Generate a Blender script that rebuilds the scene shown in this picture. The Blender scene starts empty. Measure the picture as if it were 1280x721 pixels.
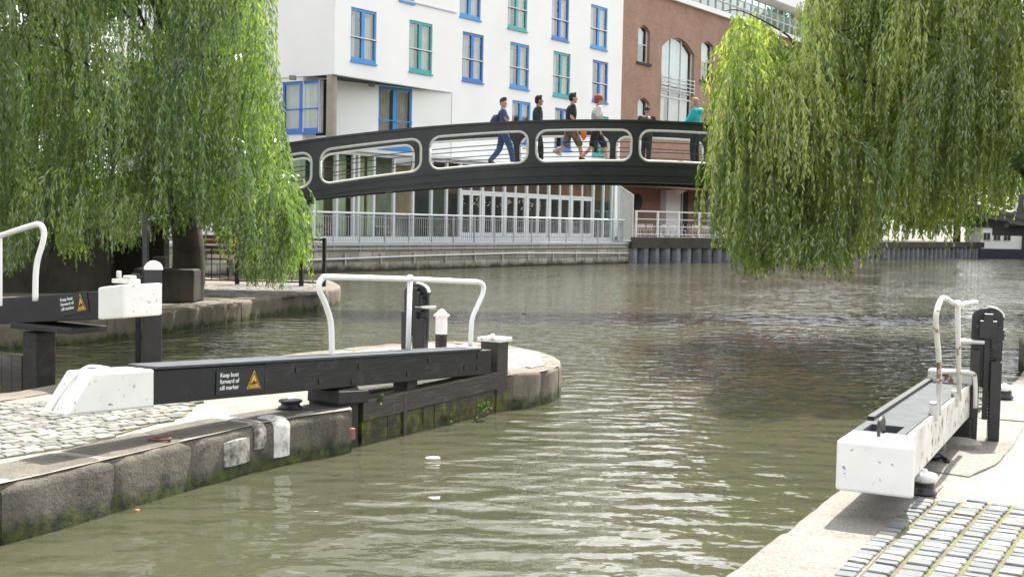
import bpy, bmesh, math, random
import numpy as np
from mathutils import Vector, Matrix, noise as mnoise
R = math.radians
random.seed(7); rng = np.random.default_rng(11)
SC = bpy.context.scene
COL = SC.collection
# ------------------------------------------------------------------ camera
EYE = 1.9; FPX = 1500.0
PITCH = math.atan(81.5/FPX); ROLL = 0.020
Fv = Vector((0, math.cos(PITCH), -math.sin(PITCH)))
R0 = Vector((1, 0, 0)); U0 = R0.cross(Fv)
Rv = R0*math.cos(ROLL) + U0*math.sin(ROLL)
Uv = -R0*math.sin(ROLL) + U0*math.cos(ROLL)
CAM = Vector((0, 0, EYE))
cd = bpy.data.cameras.new('camera'); cam = bpy.data.objects.new('camera', cd); COL.objects.link(cam)
cd.sensor_width = 36; cd.lens = 36*FPX/1280; cd.clip_start = .1; cd.clip_end = 3000
m = Matrix((Rv, Uv, -Fv)).transposed().to_4x4(); m.translation = CAM
cam.matrix_world = m; SC.camera = cam
# ------------------------------------------------------------------ world, sun, exposure
SUN_AZ, SUN_EL = 26, 55          # azimuth to the right of straight ahead (+Y), elevation
wd = bpy.data.worlds.new('World'); SC.world = wd; wd.use_nodes = True
nt = wd.node_tree; bg = nt.nodes['Background']; sk = nt.nodes.new('ShaderNodeTexSky')
sk.sky_type = 'NISHITA'; sk.sun_disc = False
sk.sun_elevation = R(SUN_EL); sk.sun_rotation = R(SUN_AZ)
sk.air_density = 1.3; sk.dust_density = 2.5; sk.ozone_density = 1.0
hs = nt.nodes.new('ShaderNodeHueSaturation'); hs.inputs['Saturation'].default_value = .15
nt.links.new(sk.outputs[0], hs.inputs['Color']); nt.links.new(hs.outputs[0], bg.inputs[0]); bg.inputs[1].default_value = .15
sd = bpy.data.lights.new('sun', 'SUN'); so = bpy.data.objects.new('sun', sd); COL.objects.link(so)
sd.energy = 3.6; sd.angle = R(.6); sd.color = (1, .95, .87)
sdir = Vector((math.sin(R(SUN_AZ))*math.cos(R(SUN_EL)), math.cos(R(SUN_AZ))*math.cos(R(SUN_EL)), math.sin(R(SUN_EL))))
so.rotation_euler = sdir.to_track_quat('Z', 'Y').to_euler(); so.location = (5, 20, 30)
SC.view_settings.view_transform = 'Standard'; SC.view_settings.look = 'None'
SC.view_settings.exposure = 1.6; SC.view_settings.gamma = 1
SC.render.engine = 'CYCLES'
SC.cycles.pixel_filter_type = 'BLACKMAN_HARRIS'; SC.cycles.filter_width = 1.6
SC.cycles.max_bounces = 7; SC.cycles.transparent_max_bounces = 12
# ------------------------------------------------------------------ measuring helpers
def ray(px, py): return Fv + Rv*((px-640)/FPX) - Uv*((py-360.5)/FPX)
def G(px, py, z=0.0):
    d = ray(px, py); return CAM + d*((z-EYE)/d.z)
def P(px, py, Y):
    d = ray(px, py); return CAM + d*(Y/d.y)
class Fac:                                   # a vertical plane: O, horizontal direction d, normal n towards the viewer
    def __init__(s, O, d, n=None):
        s.O = Vector((O[0], O[1], 0)); s.d = Vector((d[0], d[1], 0)).normalized()
        s.n = Vector((s.d.y, -s.d.x, 0)) if n is None else n
    def pt(s, a, off, z): return s.O + s.d*a + s.n*off + Vector((0, 0, z))
    def pix(s, px, py, off=0):
        r = ray(px, py); t = ((s.O + s.n*off)-CAM).dot(s.n)/r.dot(s.n)
        q = CAM + r*t; return (q-s.O).dot(s.d), q.z
    def shift(s, off): return Fac(s.O+s.n*off, s.d)
# ------------------------------------------------------------------ mesh builder
class MB:
    def __init__(s): s.v = []; s.f = []
    def face(s, pts):
        i = len(s.v); s.v += [Vector(p) for p in pts]; s.f.append(list(range(i, i+len(pts)))); return s
    def raw(s, vs, fs):
        i = len(s.v); s.v += [Vector(p) for p in vs]; s.f += [[k+i for k in f] for f in fs]; return s
    def prism(s, pts, ext):
        n = len(pts); e = Vector(ext); a = [Vector(p) for p in pts]
        return s.raw(a+[p+e for p in a], [list(range(n))[::-1], list(range(n, 2*n))]+[[k, (k+1) % n, n+(k+1) % n, n+k] for k in range(n)])
    def box(s, c, size, ax=None):
        c = Vector(c); X, Y, Z = ax if ax else (Vector((1, 0, 0)), Vector((0, 1, 0)), Vector((0, 0, 1)))
        X = X*size[0]/2; Y = Y*size[1]/2; Z = Z*size[2]/2
        vs = [c+X*i+Y*j+Z*k for k in (-1, 1) for i, j in ((-1, -1), (1, -1), (1, 1), (-1, 1))]
        return s.raw(vs, [[3, 2, 1, 0], [4, 5, 6, 7], [0, 1, 5, 4], [1, 2, 6, 5], [2, 3, 7, 6], [3, 0, 4, 7]])
    def bar(s, a, b, w, h, up=(0, 0, 1)):       # rectangular bar a->b, w across, h along up
        a = Vector(a); b = Vector(b); Z = (b-a); L = Z.length
        if L < 1e-6: return s
        Z /= L; X = Z.cross(Vector(up))
        if X.length < 1e-4: X = Z.cross(Vector((1, 0, 0)))
        X.normalize(); Y = X.cross(Z)
        return s.box((a+b)/2, (w, h, L), (X, Y, Z))
    def tube(s, path, r, n=10, cap=True):
        path = [Vector(p) for p in path]; m_ = len(path)
        rs = r if isinstance(r, (list, tuple)) else [r]*m_
        base = len(s.v); prev = None
        for i, p in enumerate(path):
            t = (path[min(i+1, m_-1)]-path[max(i-1, 0)])
            if t.length < 1e-9: t = Vector((0, 0, 1))
            t.normalize()
            if prev is None:
                x = t.cross(Vector((0, 0, 1)));
                if x.length < 1e-3: x = t.cross(Vector((1, 0, 0)))
            else: x = prev - t*prev.dot(t)
            x.normalize(); prev = x; y = t.cross(x)
            rr = rs[i]; ra, rb = rr if isinstance(rr, (list, tuple)) else (rr, rr)
            for k in range(n):
                a = 2*math.pi*k/n; s.v.append(p+x*math.cos(a)*ra+y*math.sin(a)*rb)
        for i in range(m_-1):
            for k in range(n):
                a = base+i*n+k; b = base+i*n+(k+1) % n; s.f.append([a, b, b+n, a+n])
        if cap:
            s.f.append([base+k for k in range(n)][::-1]); s.f.append([base+(m_-1)*n+k for k in range(n)])
        return s
    def lathe(s, prof, c, n=20):
        c = Vector(c); base = len(s.v)
        for r_, z in prof:
            for k in range(n):
                a = 2*math.pi*k/n; s.v.append(c+Vector((r_*math.cos(a), r_*math.sin(a), z)))
        for i in range(len(prof)-1):
            for k in range(n):
                a = base+i*n+k; b = base+i*n+(k+1) % n; s.f.append([a, b, b+n, a+n])
        s.f.append([base+k for k in range(n)][::-1]); s.f.append([base+(len(prof)-1)*n+k for k in range(n)])
        return s
    def stack(s, rings, n=14):                  # horizontal ellipses (x,y,z,rx,ry)
        base = len(s.v)
        for x, y, z, rx, ry in rings:
            for k in range(n):
                a = 2*math.pi*k/n; s.v.append(Vector((x+rx*math.cos(a), y+ry*math.sin(a), z)))
        for i in range(len(rings)-1):
            for k in range(n):
                a = base+i*n+k; b = base+i*n+(k+1) % n; s.f.append([a, b, b+n, a+n])
        s.f.append([base+k for k in range(n)][::-1]); s.f.append([base+(len(rings)-1)*n+k for k in range(n)])
        return s
    def ball(s, c, r, n=12, rx=None):
        r3 = r if isinstance(r, (list, tuple)) else (r, r, r); c = Vector(c)
        rings = []
        for i in range(1, n//2+2):
            a = math.pi*i/(n//2+2); rings.append((c.x, c.y, c.z-r3[2]*math.cos(a), r3[0]*math.sin(a), r3[1]*math.sin(a)))
        return s.stack(rings, n)
    def build(s, name, mat, root=None, smooth=False, bevel=0, seg=2, local=False, off=None):
        me = bpy.data.meshes.new(name)
        o0 = Vector((0, 0, 0))
        if root is not None and not local: o0 = Vector(root.get('_org', (0, 0, 0)))
        me.from_pydata([tuple(v-o0) for v in s.v], [], s.f); me.update()
        bm = bmesh.new(); bm.from_mesh(me); bmesh.ops.recalc_face_normals(bm, faces=bm.faces); bm.to_mesh(me); bm.free()
        o = bpy.data.objects.new(name, me); COL.objects.link(o)
        if mat: me.materials.append(mat)
        if smooth: me.shade_smooth()
        if root is not None:
            o.parent = root; o['_org'] = tuple(root.get('_org', (0, 0, 0)))
        if bevel:
            b = o.modifiers.new('bevel', 'BEVEL'); b.width = bevel; b.segments = seg; b.limit_method = 'ANGLE'; b.angle_limit = R(40)
        return o
def thing(name, label, cat, loc=(0, 0, 0), group=None, rz=0):
    o = bpy.data.objects.new(name, None); COL.objects.link(o); o.location = loc; o.rotation_euler = (0, 0, rz)
    o.empty_display_size = .2
    o['label'] = label; o['category'] = cat; o['_org'] = tuple(loc)
    if group: o['group'] = group
    return o
def tag(o, label, cat, group=None, kind=None):
    o['label'] = label; o['category'] = cat
    if group: o['group'] = group
    if kind: o['kind'] = kind
    return o
def struct(o, label=None, kind='structure'):
    o['kind'] = kind
    if label: o['label'] = label; o['category'] = o.name.split('.')[0].replace('_', ' ')
    return o
def smoothpath(pts, n=6):
    pts = [Vector(p) for p in pts]; out = []
    for i in range(len(pts)-1):
        p0 = pts[max(i-1, 0)]; p1 = pts[i]; p2 = pts[i+1]; p3 = pts[min(i+2, len(pts)-1)]
        for k in range(n):
            t = k/n; out.append(.5*((2*p1)+(p2-p0)*t+(2*p0-5*p1+4*p2-p3)*t*t+(3*p1-p0-3*p2+p3)*t**3))
    out.append(pts[-1]); return out
# ------------------------------------------------------------------ materials
class N:
    def __init__(s, name):
        s.m = bpy.data.materials.new(name); s.m.use_nodes = True; s.t = s.m.node_tree
        s.b = s.t.nodes['Principled BSDF']; s.out = s.t.nodes['Material Output']
    def n(s, typ, **kw):
        nd = s.t.nodes.new(typ)
        for k, v in kw.items():
            if isinstance(v, tuple) and k == 'ins':
                pass
            setattr(nd, k, v)
        return nd
    def l(s, a, b): s.t.links.new(a, b)
    def pos(s): return s.n('ShaderNodeNewGeometry').outputs['Position']
    def mapv(s, vec, scale=(1, 1, 1), rot=(0, 0, 0)):
        mp = s.n('ShaderNodeMapping'); s.l(vec, mp.inputs[0]); mp.inputs['Scale'].default_value = scale; mp.inputs['Rotation'].default_value = rot
        return mp.outputs[0]
    def noise(s, vec, scale, detail=4, rough=.6):
        nd = s.n('ShaderNodeTexNoise'); nd.inputs['Scale'].default_value = scale; nd.inputs['Detail'].default_value = detail
        nd.inputs['Roughness'].default_value = rough
        if vec is not None: s.l(vec, nd.inputs['Vector'])
        return nd.outputs['Fac']
    def ramp(s, fac, stops):
        r = s.n('ShaderNodeValToRGB'); e = r.color_ramp.elements
        while len(e) < len(stops): e.new(.5)
        for k, (p, c) in enumerate(stops):
            e[k].position = p; e[k].color = c if len(c) == 4 else (*c, 1)
        s.l(fac, r.inputs[0]); return r.outputs[0]
    def mix(s, fac, a, b, typ='MIX'):
        x = s.n('ShaderNodeMix', data_type='RGBA', blend_type=typ)
        for sock, v in ((x.inputs[0], fac), (x.inputs[6], a), (x.inputs[7], b)):
            if isinstance(v, (int, float)): sock.default_value = v
            elif isinstance(v, tuple): sock.default_value = (*v[:3], 1)
            else: s.l(v, sock)
        return x.outputs[2]
    def math(s, op, a, b=0, c=None):
        x = s.n('ShaderNodeMath', operation=op)
        for k, v in enumerate((a, b) if c is None else (a, b, c)):
            if isinstance(v, (int, float)): x.inputs[k].default_value = v
            else: s.l(v, x.inputs[k])
        return x.outputs[0]
    def bump(s, h, strength=.5, dist=.02):
        b = s.n('ShaderNodeBump'); b.inputs['Strength'].default_value = strength; b.inputs['Distance'].default_value = dist
        s.l(h, b.inputs['Height']); s.l(b.outputs[0], s.b.inputs['Normal']); return b
    def col(s, c):
        if isinstance(c, tuple): s.b.inputs['Base Color'].default_value = (*c[:3], 1)
        else: s.l(c, s.b.inputs['Base Color'])
    def set(s, **kw):
        for k, v in kw.items(): s.b.inputs[k.replace('_', ' ')].default_value = v
def V3(c, k): return tuple(min(1, x*k) for x in c)
def plain(name, c, rough=.6, var=.25, scale=6, metallic=0, bump=.15, bd=.01, spec=.5, spots=None, spot_scale=25, spot_th=.68):
    a = N(name); p = a.pos(); f = a.noise(p, scale)
    base = a.ramp(f, [(.3, V3(c, 1-var)), (.7, V3(c, 1+var))])
    if spots:
        g = a.noise(p, spot_scale, 5, .65)
        base = a.mix(a.ramp(g, [(spot_th, (0, 0, 0)), (spot_th+.03, (1, 1, 1))]), base, spots)
    a.col(base); a.set(Roughness=rough, Metallic=metallic); a.b.inputs['Specular IOR Level'].default_value = spec
    if bump: a.bump(a.noise(p, scale*6, 5), bump, bd)
    return a.m
def stone(name, dark, light, scale=1.3, moss=False, bump=.6, speck=.25, waterline=-.45, courses=False):
    a = N(name); p = a.pos()
    base = a.ramp(a.noise(p, scale, 6, .65), [(.32, dark), (.68, light)])
    fine = a.noise(p, 45, 4, .7)
    base = a.mix(speck, base, a.ramp(fine, [(.35, V3(dark, .4)), (.65, V3(light, 1.35))]), 'MIX')
    st = a.noise(a.mapv(p, (2.2, 2.2, .5)), 2.5, 5, .7)
    base = a.mix(a.ramp(st, [(.5, (0, 0, 0)), (.72, (.55, .55, .55))]), base, V3(dark, .35))
    if moss:
        sp = a.n('ShaderNodeSeparateXYZ'); a.l(p, sp.inputs[0])
        h = a.math('SUBTRACT', sp.outputs[2], waterline)
        nz = a.noise(p, 3.5, 5, .7)
        k = a.math('SUBTRACT', a.math('MULTIPLY', nz, .42), h)
        k = a.math('MULTIPLY', a.math('ADD', k, -.03), 9)
        cl = a.n('ShaderNodeClamp'); a.l(k, cl.inputs[0])
        mc = a.ramp(a.noise(p, 9, 4), [(.4, (.012, .02, .008)), (.62, (.06, .075, .012)), (.75, (.13, .12, .02))])
        base = a.mix(cl.outputs[0], base, mc)
    a.col(base); a.set(Roughness=.85)
    hh = a.math('ADD', a.math('MULTIPLY', a.noise(p, 7, 6, .7), .7), a.math('MULTIPLY', fine, .3))
    a.bump(hh, bump, .03)
    return a.m
def facade_coords(a, d):
    p = a.pos(); dt = a.n('ShaderNodeVectorMath', operation='DOT_PRODUCT'); a.l(p, dt.inputs[0]); dt.inputs[1].default_value = (d[0], d[1], 0)
    sp = a.n('ShaderNodeSeparateXYZ'); a.l(p, sp.inputs[0])
    c = a.n('ShaderNodeCombineXYZ'); a.l(dt.outputs['Value'], c.inputs[0]); a.l(sp.outputs[2], c.inputs[1]); return c.outputs[0]
def brick(name, d, c1, c2, mortar, w=.23, h=.078, ms=.012, stain=.4, off=.5):
    a = N(name); v = facade_coords(a, d)
    bt = a.n('ShaderNodeTexBrick'); a.l(v, bt.inputs['Vector']); bt.inputs['Scale'].default_value = 1; bt.offset = off
    bt.inputs['Brick Width'].default_value = w; bt.inputs['Row Height'].default_value = h; bt.inputs['Mortar Size'].default_value = ms
    bt.inputs['Color1'].default_value = (*c1, 1); bt.inputs['Color2'].default_value = (*c2, 1); bt.inputs['Mortar'].default_value = (*mortar, 1)
    p = a.pos(); nz = a.noise(p, .7, 6, .7)
    a.col(a.mix(stain, bt.outputs[0], a.ramp(nz, [(.3, (.35, .33, .31)), (.7, (1, 1, 1))]), 'MULTIPLY'))
    a.set(Roughness=.9); a.bump(bt.outputs['Fac'], -.4, .01)
    return a.m
DW = (.591, .806)                      # the direction of the far quay and both big facades
M = {}
M['white_render'] = plain('white_render', (.80, .80, .79), .85, .035, .35, bump=.05)
M['soffit'] = plain('soffit_paint', (.55, .55, .53), .85, .05, .6, bump=.05)
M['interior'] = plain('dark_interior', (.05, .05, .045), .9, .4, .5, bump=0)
M['blue_a'] = plain('bright_blue_paint', (.03, .25, .60), .4, .06, 2, bump=0)
M['blue_b'] = plain('deep_blue_paint', (.02, .15, .50), .4, .06, 2, bump=0)
M['teal'] = plain('teal_paint', (.03, .33, .34), .4, .06, 2, bump=0)
M['curtain'] = plain('curtain_cloth', (.50, .47, .42), .9, .15, 2, bump=0)
M['green_curtain'] = plain('pale_green_curtain', (.42, .48, .33), .9, .15, 1.5, bump=0)
M['brown_post'] = plain('weathered_column', (.25, .22, .17), .8, .15, 2)
M['grey_metal'] = plain('grey_metal', (.45, .47, .49), .4, .08, 3, metallic=.3, bump=0)
M['white_metal'] = plain('white_metal_frames', (.60, .62, .62), .4, .05, 3, bump=0)
M['steel'] = plain('brushed_steel', (.6, .6, .6), .3, .1, 5, metallic=.8, bump=0)
M['black_iron'] = plain('black_iron', (.017, .018, .020), .38, .3, 9, bump=.2, bd=.004, spots=(.035, .022, .014), spot_scale=18, spot_th=.7)
M['bridge_black'] = plain('bridge_black_paint', (.030, .033, .039), .36, .35, 1.6, bump=.35, bd=.012, spots=(.07, .06, .055), spot_scale=11, spot_th=.64)
M['bridge_white'] = plain('bridge_white_paint', (.70, .70, .68), .5, .08, 8, bump=0, spots=(.25, .2, .15), spot_scale=14, spot_th=.7)
M['timber'] = None
def timber(name, c, light, d=(.57, .82)):
    a = N(name); p = a.pos(); v = facade_coords(a, d)
    g = a.noise(a.mapv(v, (1.2, 26, 1)), 2, 6, .7)
    base = a.ramp(g, [(.3, V3(c, .55)), (.55, c), (.78, light)])
    w = a.noise(p, 5, 5, .7)
    base = a.mix(a.ramp(w, [(.55, (0, 0, 0)), (.72, (.6, .6, .6))]), base, light)
    a.col(base); a.set(Roughness=.6); a.bump(g, .5, .012); return a.m
M['timber'] = timber('black_painted_timber', (.012, .012, .011), (.055, .052, .046))
M['tar'] = plain('glossy_black_paint', (.007, .008, .009), .55, .35, 4, bump=.35, bd=.008, spots=(.05, .048, .044), spot_scale=21, spot_th=.645)
M['beamtop'] = plain('worn_grey_walkway', (.045, .052, .058), .8, .3, 7, bump=.3, bd=.006)
def gate_wood():
    a = N('wet_gate_timber'); p = a.pos(); v = facade_coords(a, (.51, .86))
    g = a.noise(a.mapv(v, (1.5, 22, 1)), 2, 6, .7)
    base = a.ramp(g, [(.3, (.018, .016, .013)), (.55, (.05, .045, .038)), (.78, (.14, .13, .11))])
    dr = a.noise(a.mapv(v, (14, .8, 1)), 2, 5, .7)
    base = a.mix(a.ramp(dr, [(.58, (0, 0, 0)), (.74, (.7, .7, .7))]), base, (.22, .2, .17))
    sp = a.n('ShaderNodeSeparateXYZ'); a.l(p, sp.inputs[0])
    k = a.math('SUBTRACT', a.math('MULTIPLY', a.noise(p, 4, 5, .7), .5), a.math('ADD', sp.outputs[2], .45))
    cl = a.n('ShaderNodeClamp'); a.l(a.math('MULTIPLY', a.math('ADD', k, .02), 10), cl.inputs[0])
    mc = a.ramp(a.noise(p, 9, 4), [(.4, (.02, .024, .008)), (.6, (.09, .09, .012)), (.75, (.17, .15, .02))])
    a.col(a.mix(cl.outputs[0], base, mc)); a.set(Roughness=.55); a.bump(g, .7, .02); return a.m
M['gate_wood'] = gate_wood()
M['chip_white'] = plain('chipped_white_paint', (.76, .76, .73), .6, .07, 2, bump=.3, bd=.008, spots=(.14, .13, .11), spot_scale=17, spot_th=.645)
M['rust_white'] = plain('rusty_white_paint', (.55, .54, .50), .6, .22, 3, bump=.3, bd=.005, spots=(.16, .09, .05), spot_scale=9, spot_th=.585)
M['clean_white'] = plain('white_gloss_paint', (.78, .78, .77), .35, .03, 4, bump=0, spots=(.2, .12, .08), spot_scale=16, spot_th=.76)
M['sign_black'] = plain('sign_black', (.012, .014, .016), .45, .1, 5, bump=0)
M['sign_white'] = plain('sign_white', (.8, .8, .78), .5, .02, 5, bump=0)
M['sign_yellow'] = plain('sign_yellow', (.72, .42, .04), .5, .03, 5, bump=0)
M['granite'] = stone('pale_granite', (.13, .12, .103), (.23, .213, .183), 1.1, True, .45, .55)
M['lockstone'] = stone('stained_lock_stone', (.042, .037, .030), (.16, .142, .112), .9, True, 1.0, .35)
M['bankstone'] = stone('old_bank_stone', (.09, .075, .055), (.20, .17, .13), 1.2, True, .7, .25)
M['concrete'] = stone('weathered_concrete', (.16, .148, .125), (.29, .272, .238), 1.0, False, .3, .2)
M['earth'] = stone('earth', (.06, .05, .035), (.12, .1, .075), .5, False, .4)
M['darkstone'] = stone('dark_stone', (.026, .023, .019), (.075, .068, .055), 1.0, True, .8)
def sett_mat(name, stops):
    a = N(name); g = a.n('ShaderNodeNewGeometry'); r = a.ramp(g.outputs['Random Per Island'], stops)
    r = a.mix(.35, r, a.ramp(a.noise(g.outputs['Position'], 30, 5, .7), [(.3, (.5, .5, .5)), (.7, (1.4, 1.4, 1.4))]), 'MULTIPLY')
    st = a.noise(g.outputs['Position'], 1.6, 5, .65)
    r = a.mix(a.ramp(st, [(.52, (0, 0, 0)), (.68, (.6, .6, .6))]), r, (.09, .085, .075))
    a.col(r); a.set(Roughness=.7); a.bump(a.noise(g.outputs['Position'], 22, 5), .5, .012); return a.m
M['setts_grey'] = sett_mat('blue_grey_setts', [(0, (.07, .082, .088)), (.6, (.125, .135, .138)), (.86, (.15, .15, .14)), (.97, (.25, .23, .20))])
M['setts_buff'] = sett_mat('buff_setts', [(0, (.10, .10, .085)), (.5, (.18, .177, .155)), (.85, (.25, .243, .215)), (1, (.23, .19, .16))])
M['setts_pink'] = sett_mat('pinkish_setts', [(0, (.30, .24, .21)), (.5, (.38, .31, .27)), (1, (.42, .38, .34))])
def moss_joint():
    a = N('mossy_sand_joints'); p = a.pos()
    a.col(a.ramp(a.noise(p, 3.5, 6, .7), [(.35, (.13, .11, .075)), (.5, (.20, .18, .10)), (.62, (.16, .20, .035)), (.8, (.09, .15, .02))]))
    a.set(Roughness=.95); a.bump(a.noise(p, 60, 5, .8), .9, .02); return a.m
M['joint'] = moss_joint()
def water():
    a = N('canal_water'); p = a.pos()
    a.col(a.ramp(a.noise(p, .16, 3), [(.35, (.052, .053, .031)), (.65, (.066, .065, .041))]))
    a.set(Roughness=.02, IOR=1.33)
    amp = a.ramp(a.noise(a.mapv(p, (.5, .28, 1)), .35, 2), [(.35, (.35, .35, .35)), (.62, (1, 1, 1))])
    w1 = a.noise(a.mapv(p, (.8, 1.35, 1), (0, 0, .12)), 2.5, .6, .4)
    w2 = a.noise(a.mapv(p, (1, 1.3, 1), (0, 0, -.35)), 6.0, 1.5, .5)
    h = a.math('ADD', a.math('MULTIPLY', w1, 1.0), a.math('MULTIPLY', w2, .24))
    h = a.math('MULTIPLY', h, amp)
    a.bump(h, 1.0, .105); return a.m
M['water'] = water()
def glass(name, tint, refl=.35, tr=.7):
    a = N(name); a.t.nodes.remove(a.b)
    g = a.n('ShaderNodeBsdfGlossy'); g.inputs['Roughness'].default_value = .02; g.inputs['Color'].default_value = (.9, .95, .95, 1)
    t = a.n('ShaderNodeBsdfTransparent'); t.inputs['Color'].default_value = (*tint, 1)
    fr = a.n('ShaderNodeFresnel'); gg = a.n('ShaderNodeNewGeometry'); a.l(a.math('SUBTRACT', 1.5, a.math('MULTIPLY', gg.outputs['Backfacing'], 1.5-1/1.5)), fr.inputs['IOR'])
    k = a.math('ADD', a.math('MULTIPLY', fr.outputs[0], .9), refl)
    wv = a.noise(a.pos(), .8, 2); b = a.n('ShaderNodeBump'); b.inputs['Strength'].default_value = .12; b.inputs['Distance'].default_value = .05
    a.l(wv, b.inputs['Height']); a.l(b.outputs[0], g.inputs['Normal'])
    mx = a.n('ShaderNodeMixShader'); a.l(k, mx.inputs[0]); a.l(t.outputs[0], mx.inputs[1]); a.l(g.outputs[0], mx.inputs[2])
    a.l(mx.outputs[0], a.out.inputs['Surface']); return a.m
M['glass'] = glass('window_glass', (.8, .86, .85), .10)
M['glass_clear'] = glass('clear_glass', (.88, .93, .90), .015)
M['glass_teal'] = glass('teal_glass', (.45, .66, .60), .10)
def leaf(name, c1, c2, c3, trans=.5):
    a = N(name); a.t.nodes.remove(a.b); at = a.n('ShaderNodeAttribute', attribute_name='tint')
    c = a.ramp(at.outputs['Fac'], [(0, c1), (.55, c2), (1, c3)])
    d = a.n('ShaderNodeBsdfDiffuse'); a.l(c, d.inputs[0])
    t = a.n('ShaderNodeBsdfTranslucent'); a.l(a.mix(1, c, (1.5, 1.55, .75), 'MULTIPLY'), t.inputs[0])
    mx = a.n('ShaderNodeMixShader'); mx.inputs[0].default_value = trans; a.l(d.outputs[0], mx.inputs[1]); a.l(t.outputs[0], mx.inputs[2])
    gl = a.n('ShaderNodeBsdfGlossy'); gl.inputs['Roughness'].default_value = .32; gl.inputs[0].default_value = (.8, .85, .8, 1)
    m2 = a.n('ShaderNodeMixShader'); m2.inputs[0].default_value = .10; a.l(mx.outputs[0], m2.inputs[1]); a.l(gl.outputs[0], m2.inputs[2])
    a.l(m2.outputs[0], a.out.inputs['Surface']); return a.m
M['willow_l'] = leaf('willow_leaves', (.045, .095, .026), (.140, .225, .052), (.26, .33, .09))
M['willow_r'] = leaf('willow_leaves_light', (.060, .115, .022), (.190, .270, .050), (.42, .46, .13))
M['leaf_b'] = leaf('broad_leaves', (.04, .08, .02), (.08, .14, .03), (.14, .2, .05))
M['leaf_dark'] = leaf('dark_leaves', (.02, .045, .015), (.035, .07, .02), (.06, .1, .03))
M['bark'] = stone('willow_bark', (.03, .026, .02), (.08, .068, .05), 3, False, .9)
M['twig'] = plain('pale_twig', (.28, .24, .15), .8, .2, 5)
M['weed'] = plain('weed_leaves', (.10, .22, .03), .6, .2, 20, bump=0)
# ================================================================== ground, water, banks
g = MB(); g.face([(-900, -300, -1.7), (900, -300, -1.7), (900, 1600, -1.7), (-900, 1600, -1.7)])
struct(g.build('ground', M['earth']))
WZ = -.45
g = MB(); g.face([(-60, -40, WZ), (160, -40, WZ), (160, 190, WZ), (-60, 190, WZ)])
struct(g.build('canal_water', M['water']))
def xy(p): return Vector((p.x, p.y, 0))
def resample(path, step):
    out = [path[0]]
    for a, b in zip(path, path[1:]):
        n = max(1, int((b-a).length/step))
        out += [a.lerp(b, (k+1)/n) for k in range(n)]
    return out
def slab(name, poly, z, mat, zb=-1.65):
    mb = MB(); mb.prism([(p.x, p.y, zb) for p in poly], (0, 0, z-zb)); return struct(mb.build(name, mat))
def coping(name, path, side, width, ztop, zbot, mat, lens=(.9, 1.5), bev=.05, proud=.03, jit=.012):
    """blocks of stone laid end to end along a path; side=+1 puts the stones to the left of it"""
    pts = resample([Vector((p[0], p[1], 0)) for p in path], .12); acc = [0]
    for a, b in zip(pts, pts[1:]): acc.append(acc[-1]+(b-a).length)
    def at(s):
        for k in range(len(pts)-1):
            if acc[k+1] >= s: return pts[k].lerp(pts[k+1], (s-acc[k])/max(1e-6, acc[k+1]-acc[k]))
        return pts[-1]
    def nrm(s):
        t = (at(min(s+.15, acc[-1]))-at(max(s-.15, 0))).normalized(); return Vector((-t.y, t.x, 0))*side
    mb = MB(); s = 0
    while s < acc[-1]-.05:
        L = min(random.uniform(*lens), acc[-1]-s)
        if acc[-1]-s-L < .3: L = acc[-1]-s
        nn = max(3, int(L/.14)); ss = [s+.005+(L-.010)*k/nn for k in range(nn+1)]; dz = random.uniform(-jit, jit); dp = random.uniform(-jit, jit)
        r_ = bev; zt = ztop+dz; rings = []
        for k, q in enumerate(ss):
            e_ = .022 if k in (0, nn) else 0.0
            c = at(q); n_ = nrm(q); rg = [(proud+dp-e_, zbot), (proud+dp-e_, (zbot+zt-r_)/2), (proud+dp-e_, zt-r_)]
            for a_ in (.25, .5, .75, 1.0): rg.append((proud+dp-r_*(1-math.cos(a_*math.pi/2))-e_, zt-r_+r_*math.sin(a_*math.pi/2)-e_*.6))
            rg += [(-width*.45, zt-e_*.4), (-width, zt-e_*.4), (-width, zbot)]
            ring = []
            for o_, z_ in rg:
                p = c-n_*o_; amp = .022*min(1, bev/.05) if z_ > zbot+.01 and o_ > -width*.4 else .004
                p = Vector((p.x, p.y, z_)); v_ = mnoise.noise(p*2.3)+.6*mnoise.noise(p*6.1)+.35*mnoise.noise(p*15)
                p -= n_*v_*amp; p.z += (mnoise.noise(p*3.7+Vector((9, 9, 9)))*amp*.35 if z_ > zt-r_ else 0); ring.append(p)
            rings.append(ring)
        m_ = len(rings[0]); vs = sum(rings, [])
        mb.raw(vs, [list(range(m_))[::-1], [len(vs)-m_+k for k in range(m_)]]+[[i*m_+k, i*m_+(k+1) % m_, (i+1)*m_+(k+1) % m_, (i+1)*m_+k] for i in range(nn) for k in range(m_)])
        s += L
    o = mb.build(name, mat); o.data.shade_smooth()
    for p_ in o.data.polygons:
        if len(p_.vertices) > 4: p_.use_smooth = False
    es = o.modifiers.new('edges', 'EDGE_SPLIT'); es.split_angle = R(50)
    return struct(o)
def inside(p, poly):
    c = False; n = len(poly)
    for i in range(n):
        a, b = poly[i], poly[(i+1) % n]
        if (a.y > p.y) != (b.y > p.y) and p.x < (b.x-a.x)*(p.y-a.y)/(b.y-a.y)+a.x: c = not c
    return c
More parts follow.
